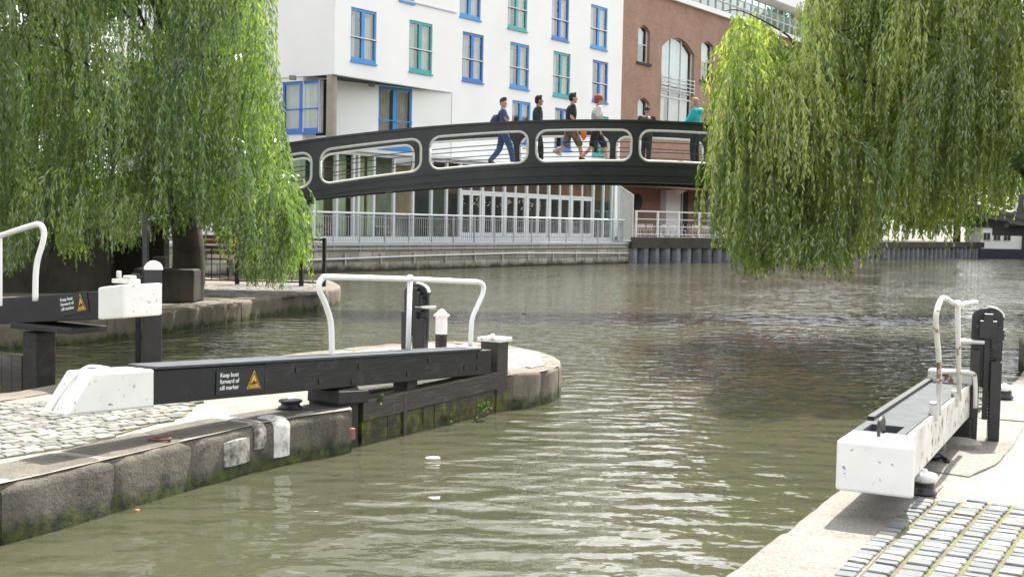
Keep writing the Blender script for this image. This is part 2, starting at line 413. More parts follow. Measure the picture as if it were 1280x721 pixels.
def setts(name, poly, u, lu, lv, z, mat, bend=0, jog=.5, hole=None, gv=.007):
    u = Vector((*u, 0)).normalized(); v = Vector((-u.y, u.x, 0)); mb = MB()
    o = poly[0]; us = [(p-o).dot(u) for p in poly]; vs = [(p-o).dot(v) for p in poly]
    b = min(vs)
    while b < max(vs):
        wv = lv*random.uniform(.88, 1.12); a = min(us)-random.random()*lu
        while a < max(us):
            wu = lu*random.uniform(.75, 1.25)
            c = o+u*(a+wu/2)+v*(b+wv/2+bend*math.sin((a-min(us))*.8))
            if inside(c, poly) and not (hole and inside(c, hole)):
                h = random.uniform(-.005, .006); tl = Vector((random.uniform(-.02, .02), random.uniform(-.02, .02)))
                rings = []
                for zz, k in ((-.05, 0), (.0, .003), (.008, .009)):
                    rr = []
                    for sx, sy in ((-1, -1), (0, -1.04), (1, -1), (1.04, 0), (1, 1), (0, 1.04), (-1, 1), (-1.04, 0)):
                        x = sx*(wu/2-.006-k); y = sy*(wv/2-gv-k)
                        q = c+u*(x+random.uniform(-.003, .003))+v*(y+random.uniform(-.003, .003))
                        rr.append(Vector((q.x, q.y, z+zz+h+(x*tl.x+y*tl.y if zz > -.01 else 0))))
                    rings.append(rr)
                i = 0; vv = sum(rings, []); ff = [[8*r_+k, 8*r_+(k+1) % 8, 8*r_+8+(k+1) % 8, 8*r_+8+k] for r_ in range(2) for k in range(8)]+[[16+k for k in range(8)]]
                mb.raw(vv, ff)
            a += wu
        b += wv
    return struct(mb.build(name, mat))
# lock island (between the two lock chambers)
front = [G(*p) for p in ((-420, 720), (-120, 630), (0, 602), (56, 590), (142, 570), (221, 551), (270, 540), (326, 527), (385, 517), (440, 510))]
rec = [G(428, 491), G(470, 484), G(606, 470), G(628, 468)]
tip = [G(640, 467), G(668, 464.5), G(686, 461), G(698, 456), G(700, 450), G(690, 444), G(672, 438), G(640, 432)]
back = [G(600, 428), G(566, 426), G(500, 429), G(380, 440), G(269, 454), G(150, 467), G(35, 486), G(-150, 516), G(-600, 600)]
isl = front+rec+tip+back
slab('island_body', isl, -.03, M['lockstone'])
jb = MB(); jb.face([(p.x, p.y, -.012) for p in isl]); struct(jb.build('island_ground', M['concrete']))
coping('island_coping_stone', front[2:], 1, .55, .0, -1.0, M['lockstone'], bev=.09)
coping('island_recess_stone', rec, 1, .45, .0, -1.0, M['darkstone'], bev=.04, proud=.01)
coping('island_end_stone', tip+back[:3], 1, .36, .004, -1.0, M['bankstone'], (.6, .9), bev=.06)
coping('island_back_stone', back[2:-1], 1, .4, .003, -1.0, M['bankstone'], bev=.05)
A = [G(*p) for p in ((-160, 560), (-60, 508), (45, 500), (110, 503), (250, 497), (232, 519), (178, 533), (100, 556), (0, 572), (-100, 592))]
jb = MB(); jb.face([(p.x, p.y, -.004) for p in A]); struct(jb.build('paving_joints', M['joint']))
setts('island_setts', A, (.60, .80), .155, .115, .004, M['setts_buff'], gv=.010)
B = [G(*p) for p in ((150, 474), (269, 459), (380, 445), (500, 433.5), (566, 430), (640, 436), (668, 441), (684, 449), (680, 457), (650, 461), (615, 463), (500, 474), (430, 480), (300, 477))]
jb = MB(); jb.face([(p.x, p.y, -.004) for p in B]); struct(jb.build('paving_joints', M['joint']))
setts('island_pink_setts', B, (.50, .86), .21, .12, .004, M['setts_pink'])
# white paint marks on the coping face (cill marker)
# right lockside
rf = [Vector((-.9, 2.6, 0)), Vector((1.26, 6.55, 0)), Vector((2.43, 8.69, 0)), Vector((2.75, 9.28, 0))]
rr_ = [Vector((3.22, 9.62, 0)), Vector((3.62, 10.1, 0)), Vector((4.12, 11.0, 0)), Vector((4.9, 12.5, 0)), Vector((5.5, 13.6, 0))]
rb = [Vector((6.9, 16.1, 0)), Vector((8.2, 18.5, 0)), Vector((9.05, 21.2, 0)), Vector((14.8, 27, 0)), Vector((17, 36, 0)), Vector((24, 50, 0)), Vector((38, 74, 0)), Vector((62, 106, 0))]
rpoly = rf+rr_+rb+[Vector((200, 106, 0)), Vector((200, -30, 0)), Vector((4, -30, 0)), Vector((1, -5, 0))]
slab('lockside_body', rpoly, -.03, M['lockstone'])
jb = MB(); jb.face([(p.x, p.y, -.015) for p in rpoly]); struct(jb.build('lockside_ground', M['concrete']))
coping('lockside_coping_stone', rf, -1, .62, .0, -1.0, M['granite'], (1.6, 2.2), bev=.03)
coping('recess_stone', rr_, -1, .5, .004, -1.0, M['granite'], (.8, 1.4), bev=.05, proud=.0)
coping('lockside_far_stone', rb[:4], -1, .5, .003, -1.0, M['granite'], (1, 1.6), bev=.04)
u_ = Vector((.48, .877, 0)).normalized()
SB = [G(*p) for p in ((1052, 712), (1092, 668), (1150, 624), (1290, 632), (1500, 640), (1560, 900), (980, 900))]
jb = MB(); jb.face([(p.x, p.y, -.002) for p in SB]); struct(jb.build('paving_joints', M['joint']))
setts('lockside_setts', SB, (u_.x, u_.y), .105, .152, .008, M['setts_grey'], bend=.05, gv=.014)
# left towpath bank
lf = [Vector((-26, 4, 0)), Vector((-14, 13.5, 0)), G(30, 435.5, WZ), G(160, 424, WZ), G(230, 413, WZ), G(300, 402.5, WZ), G(355, 391.5, WZ), G(405, 386, WZ), G(424, 381, WZ)]
lc = [G(424, 376, WZ), G(412, 369, WZ), Vector((-8.5, 36.5, 0)), Vector((-13, 42, 0)), Vector((-18, 55, 0)), Vector((-22, 70, 0))]
lf = [xy(p) for p in lf]; lc = [xy(p) for p in lc]
slab('towpath_ground', lf+lc+[Vector((-120, 70, 0)), Vector((-120, 4, 0))], -.012, M['bankstone'])
coping('towpath_coping_stone', lf[1:]+lc[:3], 1, .6, .02, -1.0, M['bankstone'], (1, 1.7), bev=.10)
TS = [G(*p) for p in ((255, 357), (400, 352), (414, 361), (400, 366), (330, 371), (255, 370))]
setts('towpath_setts', TS, (1, .2), .24, .16, .006, M['setts_buff'])
# ------------------------------------------------------------------ far quay wall
CL = Fac((-1.7, 63), DW)                      # water line of the quay below the white building
ZD = .86
s_l = CL.pix(330, 337)[0]; s_r = CL.pix(785, 331)[0]
C1 = CL.pt(s_r, 0, 0); C2 = xy(G(945, 328, WZ)); C3 = xy(G(1215, 322.3, WZ)); C4 = Vector((120, 150, 0))
quay_m = brick('quay_stone_blocks', DW, (.50, .47, .39), (.36, .34, .28), (.24, .22, .18), .95, .46, .035, .45, .3)
def moss_over(mat, z0, amp=1.0):
    a = N.__new__(N); a.m = mat; a.t = mat.node_tree; a.b = a.t.nodes['Principled BSDF']; a.out = a.t.nodes['Material Output']
    src = a.b.inputs['Base Color'].links[0].from_socket
    p = a.pos(); sp = a.n('ShaderNodeSeparateXYZ'); a.l(p, sp.inputs[0])
    k = a.math('SUBTRACT', a.math('MULTIPLY', a.noise(p, 1.2, 6, .75), amp), a.math('SUBTRACT', sp.outputs[2], z0))
    cl = a.n('ShaderNodeClamp'); a.l(a.math('MULTIPLY', k, 4), cl.inputs[0])
    a.l(a.mix(cl.outputs[0], src, (.035, .033, .02)), a.b.inputs['Base Color'])
moss_over(quay_m, -.45, .62)
t = thing('quay_wall', 'stained pale stone quay wall rising from the canal under the glass pavilion', 'quay wall', CL.pt(0, 0, WZ))
w = MB(); w.prism([CL.pt(s_l-14, 0, -1.65), CL.pt(s_r, 0, -1.65), CL.pt(s_r, -3, -1.65), CL.pt(s_l-14, -3, -1.65)], (0, 0, ZD-.14+1.65)); w.build('wall', quay_m, t)
w = MB(); w.prism([CL.pt(s_l-14, .10, ZD-.137), CL.pt(s_r, .10, ZD-.137), CL.pt(s_r, -3.1, ZD-.137), CL.pt(s_l-14, -3.1, ZD-.137)], (0, 0, .137)); w.build('deck_edge', M['grey_metal'], t)
w = MB(); a_ = CL.pix(382, 325); b_ = CL.pix(784, 316.6)
pts = [CL.pt(a_[0], .10, a_[1])]; 
for q in ((440, 323), (500, 320.5), (560, 318.6), (640, 316.4), (700, 316.4), (784, 316.6)):
    s_, z_ = CL.pix(*q); pts.append(CL.pt(s_, .10, z_))
w.tube(pts, .05, 8)
for s_ in np.arange(a_[0], s_r, 2.4): w.box(CL.pt(s_, .05, .1), (.08, .12, .5), (CL.d, CL.n, Vector((0, 0, 1))))
w.build('pipe', M['grey_metal'], t)
bk = [CL.pt(s_l-14, -2.9, 0), CL.pt(s_r, -2.9, 0), C1, C2, C3, C4, Vector((300, 150, 0)), Vector((300, 400, 0)), Vector((-200, 400, 0)), Vector((-200, 60, 0))]
slab('far_bank_ground', bk[:2]+bk[2:], .80, M['earth'])
# sheet piling with a concrete cap
t = thing('sheet_pile_wall', 'corrugated steel sheet piling with a concrete beam on top, right of the pale quay', 'retaining wall', C1)
pm = stone('rusty_piling', (.07, .075, .085), (.26, .27, .29), .6, False, .4)
w = MB()
def corr(a, b, z0, z1, pitch=.95, dep=.3):
    L = (b-a).length; d = (b-a)/L; n = Vector((d.y, -d.x, 0)); s = 0; k = 0; pr = []
    while s < L:
        for fr, of in ((0, 0), (.18, dep), (.5, dep), (.68, 0)): pr.append(a+d*min(s+fr*pitch, L)+n*of)
        s += pitch
    pr.append(b)
    for p, q in zip(pr, pr[1:]): w.face([(p.x, p.y, z0), (q.x, q.y, z0), (q.x, q.y, z1), (p.x, p.y, z1)])
corr(C1, C2, -1.6, .52); corr(C2, C3, -1.6, .52); corr(C3, C4, -1.6, .52)
w.build('piling', pm, t)
w = MB()
for a, b, zt in ((C1, C2, 1.18), (C2, C3, 1.0), (C3, C4, 1.0)):
    d = (b-a).normalized(); n = Vector((d.y, -d.x, 0))
    w.prism([(p.x, p.y, .50) for p in (a+n*.36, b+n*.36, b-n*1.6, a-n*1.6)], (0, 0, zt-.50))
w.build('concrete_beam', M['darkstone'], t)
# ================================================================== white building
FW = CL.shift(-2.4); UPV = Vector((0, 0, 1))
t = thing('white_building', 'white rendered hotel block with blue and teal windows, its corner overhanging the ground floors', 'building', FW.pt(0, 0, ZD))
WB = t
def wall_holes(mb, F, s0, s1, z0, z1, holes, depth=.18):
    S = sorted({s0, s1, *[h[0] for h in holes], *[h[1] for h in holes]}); Z = sorted({z0, z1, *[h[2] for h in holes], *[h[3] for h in holes]})
    S = [s for s in S if s0 <= s <= s1]; Z = [z for z in Z if z0 <= z <= z1]
    for a, b in zip(S, S[1:]):
        for c, d in zip(Z, Z[1:]):
            mc, md = (a+b)/2, (c+d)/2
            if any(h[0] < mc < h[1] and h[2] < md < h[3] for h in holes): continue
            mb.face([F.pt(a, 0, c), F.pt(b, 0, c), F.pt(b, 0, d), F.pt(a, 0, d)])
    for h in holes:
        a, b, c, d = h; c = max(c, z0); d = min(d, z1)
        for p, q in (((a, c), (b, c)), ((b, c), (b, d)), ((b, d), (a, d)), ((a, d), (a, c))):
            mb.face([F.pt(p[0], 0, p[1]), F.pt(q[0], 0, q[1]), F.pt(q[0], -depth, q[1]), F.pt(p[0], -depth, p[1])])
def curtain(root, F, a, b, c, d, off, mat=None, folds=.16, name='curtain'):
    n = max(4, int((b-a)/folds*4)); mb = MB(); pr = [(a+(b-a)*k/n, off+.035*math.sin(k*math.pi/2+random.random())) for k in range(n+1)]
    for (s0, o0), (s1, o1) in zip(pr, pr[1:]): mb.face([F.pt(s0, o0, c), F.pt(s1, o1, c), F.pt(s1, o1, d), F.pt(s0, o0, d)])
    return mb.build(name, mat or M['curtain'], root, smooth=True)
def window(root, F, a, b, c, d, mat, leaves=2, rail=True, cur=(0, 1)):
    f = MB(); w_ = .10; off = -.10; ax = (F.d, F.n, UPV)
    def bx(s0, s1, z0, z1, o=off, th=.09): f.box(F.pt((s0+s1)/2, o, (z0+z1)/2), (s1-s0, th, z1-z0), ax)
    bx(a, a+w_, c, d); bx(b-w_, b, c, d); bx(a+w_, b-w_, d-.14, d); bx(a+w_, b-w_, c, c+.22)
    for k in range(1, leaves): m_ = a+(b-a)*k/leaves; bx(m_-.11, m_+.11, c+.22, d-.14, off+.003)
    bx(a-.02, b+.02, c-.05, c+.03, -.02, .22)
    o = f.build('window', mat, root)
    g_ = MB(); g_.face([F.pt(a+w_, off-.01, c+.2), F.pt(b-w_, off-.01, c+.2), F.pt(b-w_, off-.01, d-.1), F.pt(a+w_, off-.01, d-.1)])
    g_.build('pane', M['glass'], o)
    if rail:
        r_ = MB(); zz = c+(d-c)*.46; r_.bar(F.pt(a-.02, .03, zz), F.pt(b+.02, .03, zz), .045, .05); r_.build('guard_rail', M['white_metal'] if rail == 1 else mat, o)
    wd_ = (b-a)
    if cur:
        curtain(o, F, a+.02, a+wd_*random.uniform(.32, .48), c, d, -.34)
        curtain(o, F, b-wd_*random.uniform(.25, .45), b-.02, c, d, -.34)
    return o
def rect(F, x0, y0, x1, y1):                 # x0,y0 top left; x1,y1 bottom right, photo pixels
    a, z1 = F.pix(x0, y0); b, z0 = F.pix(x1, y1); z0b = F.pix(x0, y1)[1]
    return (a, b, z0, z1)
def rectL(F, x0, x1, yt, yb):                # yt,yb measured on the left edge
    a, zt = F.pix(x0, yt); b, _ = F.pix(x1, yt); _, zb = F.pix(x0, yb); return (a, b, zb, zt)
s_c, z_c = FW.pix(418, 93); s_e = FW.pix(778, 60)[0]; s_m = FW.pix(565, 130)[0]
WH = 27.0
ups = [(rectL(FW, 439, 471, 8.5, 76.5), 'blue_a'), (rectL(FW, 512, 541, 24.5, 89.5), 'teal'), (rectL(FW, 578.5, 605, 39, 101), 'blue_b'),
       (rectL(FW, 638, 662, 52, 109.5), 'blue_a'), (rectL(FW, 692, 713.5, 63.5, 120), 'teal'), (rectL(FW, 741, 760.5, 74.5, 127), 'blue_b'),
       (rectL(FW, 575.5, 602, -42, 21), 'blue_a'), (rectL(FW, 635.5, 660, -24, 35.5), 'teal'), (rectL(FW, 690.5, 712, -8, 48.5), 'blue_b'), (rectL(FW, 739, 760, 5, 59.5), 'blue_a'),
       (rectL(FW, 500, 519, -70, 1.5), 'blue_a'),
       (rectL(FW, 640.5, 663.5, 125, 179), 'blue_a'), (rectL(FW, 694, 715, 134.5, 187), 'blue_b'), (rectL(FW, 741, 761, 143.5, 195), 'teal'),
       (rectL(FW, 578.5, 604, -120, -60), 'teal'), (rectL(FW, 635.5, 660, -100, -44), 'blue_b'), (rectL(FW, 690, 712, -80, -27), 'teal')]
w = MB(); holes = [u[0] for u in ups if u[0][3] < WH-.2 and u[0][2] > z_c]
wall_holes(w, FW, s_c, s_m, z_c, WH, [h for h in holes if h[1] < s_m])
lowh = [u[0] for u in ups if u[0][0] > s_m]
wall_holes(w, FW, s_m, s_e, ZD, WH, lowh)
# the left face of the corner and the far end
dL = Vector((-.83, .557, 0)); FLft = Fac(FW.pt(s_c, 0, 0), -dL); FLft.n = Vector((-.557, -.83, 0))
Lf = 16
w.face([FW.pt(s_c, 0, z_c), FW.pt(s_c, 0, WH), FW.pt(s_c, 0, WH)+dL*Lf, FW.pt(s_c, 0, z_c)+dL*Lf])
w.face([FW.pt(s_e, 0, ZD), FW.pt(s_e, -12, ZD), FW.pt(s_e, -12, WH), FW.pt(s_e, 0, WH)])
w.build('upper_wall', M['white_render'], t)
w = MB(); top = [FW.pt(s_c, 0, WH), FW.pt(s_e, 0, WH), FW.pt(s_e, -12, WH), FW.pt(s_c, 0, WH)+dL*Lf]; w.face(top)
w.build('roof', M['soffit'], t)
w = MB(); sf = [FW.pt(s_c, -.01, z_c+.01), FW.pt(s_m, -.01, z_c+.01), FW.pt(s_m, -6, z_c+.01), FW.pt(s_c, -.01, z_c+.01)+dL*Lf]; w.face(sf); w.build('overhang_soffit', M['white_render'], t)
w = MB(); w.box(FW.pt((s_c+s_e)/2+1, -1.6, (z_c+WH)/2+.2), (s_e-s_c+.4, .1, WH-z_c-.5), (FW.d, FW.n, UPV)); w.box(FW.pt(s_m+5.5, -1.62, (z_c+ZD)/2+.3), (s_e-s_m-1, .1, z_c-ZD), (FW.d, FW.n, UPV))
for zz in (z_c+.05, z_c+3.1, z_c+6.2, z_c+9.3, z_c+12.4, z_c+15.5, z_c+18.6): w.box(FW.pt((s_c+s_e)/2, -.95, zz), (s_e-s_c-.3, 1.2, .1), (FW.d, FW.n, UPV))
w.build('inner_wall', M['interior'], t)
w = MB(); w.face([FW.pt(s_e, -12, ZD), FW.pt(s_c, 0, ZD)+dL*Lf, FW.pt(s_c, 0, WH)+dL*Lf, FW.pt(s_e, -12, WH)]); w.build('rear_wall', M['white_render'], t)
for (a, b, c, d), mt in ups:
    if d < WH-.2 and (c > z_c or a > s_m): window(t, FW, a, b, c, d, M[mt])
# recessed lower walls under the overhang
cor = FW.pt(s_c, -1.5, 0)+dL*.6
FR2 = Fac(cor, FW.pt(s_m, -.02, 0)-cor); Lr = (FW.pt(s_m, -.02, 0)-cor).length
h1 = rectL(FR2, 473.5, 515.5, 107, 186)
w = MB(); wall_holes(w, FR2, 0, Lr, ZD, z_c, [h1])
FL2 = Fac(cor+dL*11, -dL); h2 = rectL(FL2, 353, 398.5, 103, 167)
wall_holes(w, FL2, 0, 11, ZD, z_c, [h2]); w.build('lower_wall', M['white_render'], t)
for F_, h_ in ((FR2, h1), (FL2, h2)):
    window(t, F_, *h_, M['blue_b'] if F_ is FL2 else M['blue_a'], rail=2)
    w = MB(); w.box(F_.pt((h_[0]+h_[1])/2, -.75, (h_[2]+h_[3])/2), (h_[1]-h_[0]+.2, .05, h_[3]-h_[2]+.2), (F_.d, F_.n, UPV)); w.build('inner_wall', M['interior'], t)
w = MB(); s1_ = FW.pix(418, 150)[0]; w.tube([FW.pt(s1_+.15, -.35, ZD), FW.pt(s1_+.15, -.35, z_c)], .25, 20); w.build('column', M['brown_post'], t, smooth=True)
w = MB(); a_ = FW.pix(498, 1.5); b_ = FW.pix(570, 17); w.box(FW.pt((a_[0]+b_[0])/2, .03, b_[1]+.03), (b_[0]-a_[0], .07, .07), (FW.d, FW.n, UPV)); w.build('drip_ledge', M['grey_metal'], t)
for q in ((375, 99), (458, 101)):
    F_ = FL2 if q[0] < 418 else FR2; s_, z_ = F_.pix(*q); w = MB(); w.box(F_.pt(s_, .5, z_c-.10), (.3, .3, .2)); w.build('ceiling_lamp', M['brown_post'], t)
# glass pavilion on the ground floor
GF = CL.shift(-1.35)
t = thing('glass_pavilion', 'long glazed restaurant front with white mullions and double doors below the white building', 'pavilion', GF.pt(0, 0, ZD))
g0 = GF.pix(360, 200)[0]; g1 = GF.pix(767, 260)[0]; gz = GF.pix(441, 189)[1]; dz0, dz1 = GF.pix(576, 228)[0], GF.pix(741, 240)[0]
ax = (GF.d, GF.n, UPV)
w = MB(); w.box(GF.pt((g0+g1)/2, -.45, gz+.06), (g1-g0, 1.4, .14), ax); w.box(GF.pt((g0+g1)/2, 0, gz-.10), (g1-g0, .14, .16), ax)
w.box(GF.pt((g0+g1)/2, 0, ZD+.13), (g1-g0, .16, .26), ax)
zt = GF.pix(600, 240)[1]; w.box(GF.pt((dz0+dz1)/2, .0, zt), (dz1-dz0, .12, .10), ax)
w.build('frame', M['white_metal'], t)
mul = [362, 392, 420, 441, 447, 466.5, 491.5, 515.5, 538.5, 557.5, 574.5]
xs = np.linspace(574.5, 741, 7); mul += [x for x in xs[1:]]+[753.5, 764]
for x in mul:
    s_ = GF.pix(x, 250)[0]; big = x > 570 and x < 745
    w = MB(); w.box(GF.pt(s_, .004, (ZD+gz)/2), (.13 if not big else .16, .15, gz-ZD-.02), ax); w.build('mullion', M['white_metal'], t)
sx = [GF.pix(x, 250)[0] for x in xs]
for a, b in zip(sx, sx[1:]):
    for k in (0, 1):
        p = a+.1+(b-a-.2)*k/2; q = a+.1+(b-a-.2)*(k+1)/2
        w = MB()
        for s0, s1, z0, z1 in ((p+.02, p+.12, ZD+.28, zt-.06), (q-.12, q-.02, ZD+.28, zt-.06), (p+.12, q-.12, zt-.2, zt-.06), (p+.12, q-.12, ZD+.28, ZD+.5)):
            w.box(GF.pt((s0+s1)/2, .02, (z0+z1)/2), (s1-s0, .07, z1-z0), ax)
        dr = w.build('door', M['white_metal'], t)
    w = MB(); w.box(GF.pt((a+b)/2, .0, (zt+gz)/2), (.09, .1, gz-zt-.1), ax); w.build('mullion', M['white_metal'], t)
w = MB(); w.face([GF.pt(g0, -.03, ZD), GF.pt(sx[-1], -.03, ZD), GF.pt(sx[-1], -.03, gz), GF.pt(g0, -.03, gz)]); w.build('glazing', M['glass_clear'], t)
w = MB(); w.face([GF.pt(sx[-1], -.03, ZD), GF.pt(g1, -.03, ZD), GF.pt(g1, -.03, gz), GF.pt(sx[-1], -.03, gz)]); w.build('teal_glazing', M['glass_teal'], t)
w = MB(); w.box(GF.pt(g1+.12, -.1, (ZD+gz)/2), (.3, .4, gz-ZD), ax); w.build('end_post', M['white_render'], t)
for x0, x1 in ((372, 390), (396, 412), (424, 440), (448, 464), (467, 477)):
    a, b = GF.pix(x0, 250)[0], GF.pix(x1, 250)[0]; curtain(t, GF, a, b, ZD+.3, gz-.1, -.45, M['green_curtain'], .35)
# rooms behind the glass: flat back wall panels in varied colours, some split into a dark lower and browner upper part
bw = [(492, 515, (.30, .24, .15), .3, .9), (515, 540, (.03, .04, .04), 0, 1), (540, 560, (.05, .09, .06), 0, 1), (560, 640, (.13, .08, .055), .6, 1), (560, 640, (.03, .035, .04), 0, .6),
      (640, 700, (.12, .075, .05), .6, 1), (640, 766, (.04, .045, .05), 0, .6), (700, 766, (.28, .13, .06), .6, 1), (372, 492, (.17, .19, .13), 0, 1)]
IB = GF.shift(-.90)
for k, (x0, x1, c_, z0_, z1_) in enumerate(bw):
    a, b = IB.pix(x0, 250)[0], IB.pix(x1, 250)[0]; w = MB(); za = ZD+(gz-ZD)*z0_; zb = ZD+(gz-ZD)*z1_
    w.box(IB.pt((a+b)/2, .004*k, (za+zb)/2), (b-a, .03, zb-za), ax); w.build('wall_panel', plain('panel_paint_%d' % k, c_, .8, .3, 1.2, bump=0), t)
w = MB()
for k in range(46):                           # pale leaf pattern stuck along the doors
    s_ = random.uniform(sx[0]+.3, sx[4]); z_ = zt-.3-random.random()*.55; a_ = random.uniform(-1.2, 1.2)
    p = GF.pt(s_, -.045, z_); v_ = (GF.d*math.cos(a_)+UPV*math.sin(a_))*random.uniform(.12, .28); w.bar(p-v_/2, p+v_/2, .012, .07, GF.n)
w.build('window_pattern', plain('pale_pattern', (.62, .6, .45), .6, .05, 2, bump=0), t)
wall_box = MB(); wall_box.box(GF.pt((g0+g1)/2, -.66, ZD+.02), (g1-g0, 1.2, .03), ax); wall_box.build('inside_floor', M['interior'], t)
# diners' furniture inside, low dark shapes
for x in (545, 556, 590, 622, 655, 690, 720, 484, 405):
    s_ = GF.pix(x, 280)[0]; w = MB(); w.box(GF.pt(s_, -.55, ZD+.75), (.9, .4, .05), ax); w.box(GF.pt(s_, -.55, ZD+.38), (.08, .08, .75), ax)
    w.box(GF.pt(s_+.6, -.55, ZD+.45), (.4, .4, .05), ax); w.box(GF.pt(s_+.78, -.55, ZD+.68), (.05, .4, .5), ax)
    w.build('dining_table', M['curtain'] if x in (484, 720, 655) else M['brown_post'], t)
# angled white mesh screen at the end
t = thing('wind_screen', 'pale mesh screen with sloped white frame at the end of the quay railing', 'screen', CL.pt(s_r-.4, 0, ZD))
w = MB(); SF = Fac(CL.pt(CL.pix(772, 260)[0], -.4, 0), (.86, .51)); q = [SF.pix(*p) for p in ((773, 301), (790, 301), (791, 244), (773, 232))]
pp = [SF.pt(a, 0, z) for a, z in q]; w.prism(pp, SF.n*.03); w.build('mesh_panel', plain('screen_mesh', (.42, .42, .40), .7, .1, 3, bump=0), t)
w = MB()
for a, b in zip(pp, pp[1:]+pp[:1]): w.bar(a+SF.n*.02, b+SF.n*.02, .09, .09)
w.build('frame', M['white_metal'], t)
# quay railing
t = thing('quay_railing', 'long grey metal railing with thin balusters along the quay before the glass pavilion', 'railing', CL.pt(0, 0, ZD))
RL = CL.shift(-.02); r0 = RL.pix(345, 270)[0]; r1 = RL.pix(781, 275)[0]; zr = RL.pix(600, 270.5)[1]
w = MB(); w.tube([RL.pt(r0, 0, zr), RL.pt(r1, 0, zr)], .05, 8); w.build('handrail', M['white_metal'], t)
w = MB(); w.bar(RL.pt(r0, 0, zr-.16), RL.pt(r1, 0, zr-.16), .04, .03); w.bar(RL.pt(r0, 0, ZD+.1), RL.pt(r1, 0, ZD+.1), .04, .04)
w.bar(RL.pt(r0, .12, ZD-.28), RL.pt(r1, .12, ZD-.28), .04, .05); w.build('cross_rail', M['grey_metal'], t)
s_ = r0; k = 0
bal = MB()
while s_ < r1:
    w = MB(); w.bar(RL.pt(s_, .04, ZD-.4), RL.pt(s_, .0, zr), .05, .07, RL.n); w.build('post', M['grey_metal'], t); s_ += 1.72
s_ = r0+.1
while s_ < r1: bal.bar(RL.pt(s_, 0, ZD+.1), RL.pt(s_, 0, zr-.16), .02, .02, RL.n); s_ += .16
o = bal.build('balusters', M['grey_metal'], t)
# ================================================================== brick building
FB = FW.shift(-.25); brm = brick('red_brown_brick', DW, (.42, .215, .135), (.31, .15, .09), (.31, .26, .22), .235, .08, .014, .4)
t = thing('brick_building', 'red brick warehouse with arched windows and a glazed rooftop storey, right of the white block', 'building', FB.pt(s_e, 0, 1.2))
b0 = s_e; b1 = FB.pix(1150, 100)[0]; bz = FB.pix(840, 1)[1]; z_g = FB.pix(800, 232)[1]
hA = rectL(FB, 798, 813, 30, 77); hB = rectL(FB, 797.5, 812.5, 121, 165); hC = rectL(FB, 828, 869, 42, 153); hD = rectL(FB, 877, 893, 50, 100)
hE = rectL(FB, 905, 945, 60, 160)
hs_ = [hA, hB, hC, hD, hE]
w = MB(); wall_holes(w, FB, b0, b1, z_g, bz, hs_, .35)
def arch_fill(mb, F, a, b, zt, rise, depth):       # brick spandrels that turn the square head into a segmental arch
    n = 12
    def zz(k): x = -1+2*k/n; return zt-rise*(x*x)
    for k in range(n):
        s0 = a+(b-a)*k/n; s1 = a+(b-a)*(k+1)/n
        mb.face([F.pt(s0, 0, zz(k)), F.pt(s1, 0, zz(k+1)), F.pt(s1, 0, zt+.001), F.pt(s0, 0, zt+.001)])
        mb.face([F.pt(s0, 0, zz(k)), F.pt(s1, 0, zz(k+1)), F.pt(s1, -depth, zz(k+1)), F.pt(s0, -depth, zz(k))])
for h, r_ in ((hA, .35), (hB, .35), (hC, .9), (hD, .3), (hE, .8)): arch_fill(w, FB, h[0], h[1], h[3], r_, .35)
w.face([FB.pt(b0, 0, z_g), FB.pt(b1, 0, z_g), FB.pt(b1, -6, z_g), FB.pt(b0, -6, z_g)])
w.face([FB.pt(b0, 0, bz), FB.pt(b1, 0, bz), FB.pt(b1, -12, bz), FB.pt(b0, -12, bz)])
w.build('wall', brm, t)
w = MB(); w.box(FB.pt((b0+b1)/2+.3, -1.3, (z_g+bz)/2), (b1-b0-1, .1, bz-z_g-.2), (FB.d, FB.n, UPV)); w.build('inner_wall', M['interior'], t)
for h in hs_:
    a, b, c, d = h; f = MB(); ax = (FB.d, FB.n, UPV); wide = (b-a) > 2.2
    def bx(s0, s1, z0, z1, th=.08, o=-.25): f.box(FB.pt((s0+s1)/2, o, (z0+z1)/2), (s1-s0, th, z1-z0), ax)
    bx(a, a+.09, c, d); bx(b-.09, b, c, d); bx(a+.09, b-.09, c, c+.09); bx(a+.09, b-.09, d-.08, d)
    if wide:
        for k in (1, 2): bx(a+(b-a)*k/3-.04, a+(b-a)*k/3+.04, c+.09, d, .083)
        for fr in (.30, .37): bx(a+.09, b-.09, c+(d-c)*fr, c+(d-c)*fr+.1, .086)
    else: bx(a+.09, b-.09, (c+d)/2-.03, (c+d)/2+.03)
    o = f.build('window', M['white_metal'], t)
    g_ = MB(); g_.face([FB.pt(a, -.27, c), FB.pt(b, -.27, c), FB.pt(b, -.27, d), FB.pt(a, -.27, d)]); g_.build('pane', M['glass'], o)
    curtain(o, FB, a+.05, b-.05, c+(d-c)*(.45 if wide else .5), d, -.55, plain('pale_blind', (.55, .6, .58), .8, .1, 1, bump=0), .5, 'blind')
    if wide:
        rl = MB()
        for fr in (.40, .445, .49, .535): rl.bar(FB.pt(a-.05, .08, c+(d-c)*fr), FB.pt(b+.05, .08, c+(d-c)*fr), .05, .05)
        for k in range(5): s_ = a+(b-a)*k/4; rl.bar(FB.pt(s_, .06, c+(d-c)*.38), FB.pt(s_, .06, c+(d-c)*.55), .04, .04, FB.n)
        rl.build('balcony_rail', M['white_metal'], o)
        curtain(o, FB, a+.1, a+(b-a)*.28, c, c+(d-c)*.3, -.5); curtain(o, FB, a+(b-a)*.4, b-.1, c, c+(d-c)*.3, -.5)
    if not wide:
        sl = MB(); sl.box(FB.pt((a+b)/2, .04, c-.09), (b-a+.3, .16, .16), ax); sl.build('sill', M['darkstone'], o)
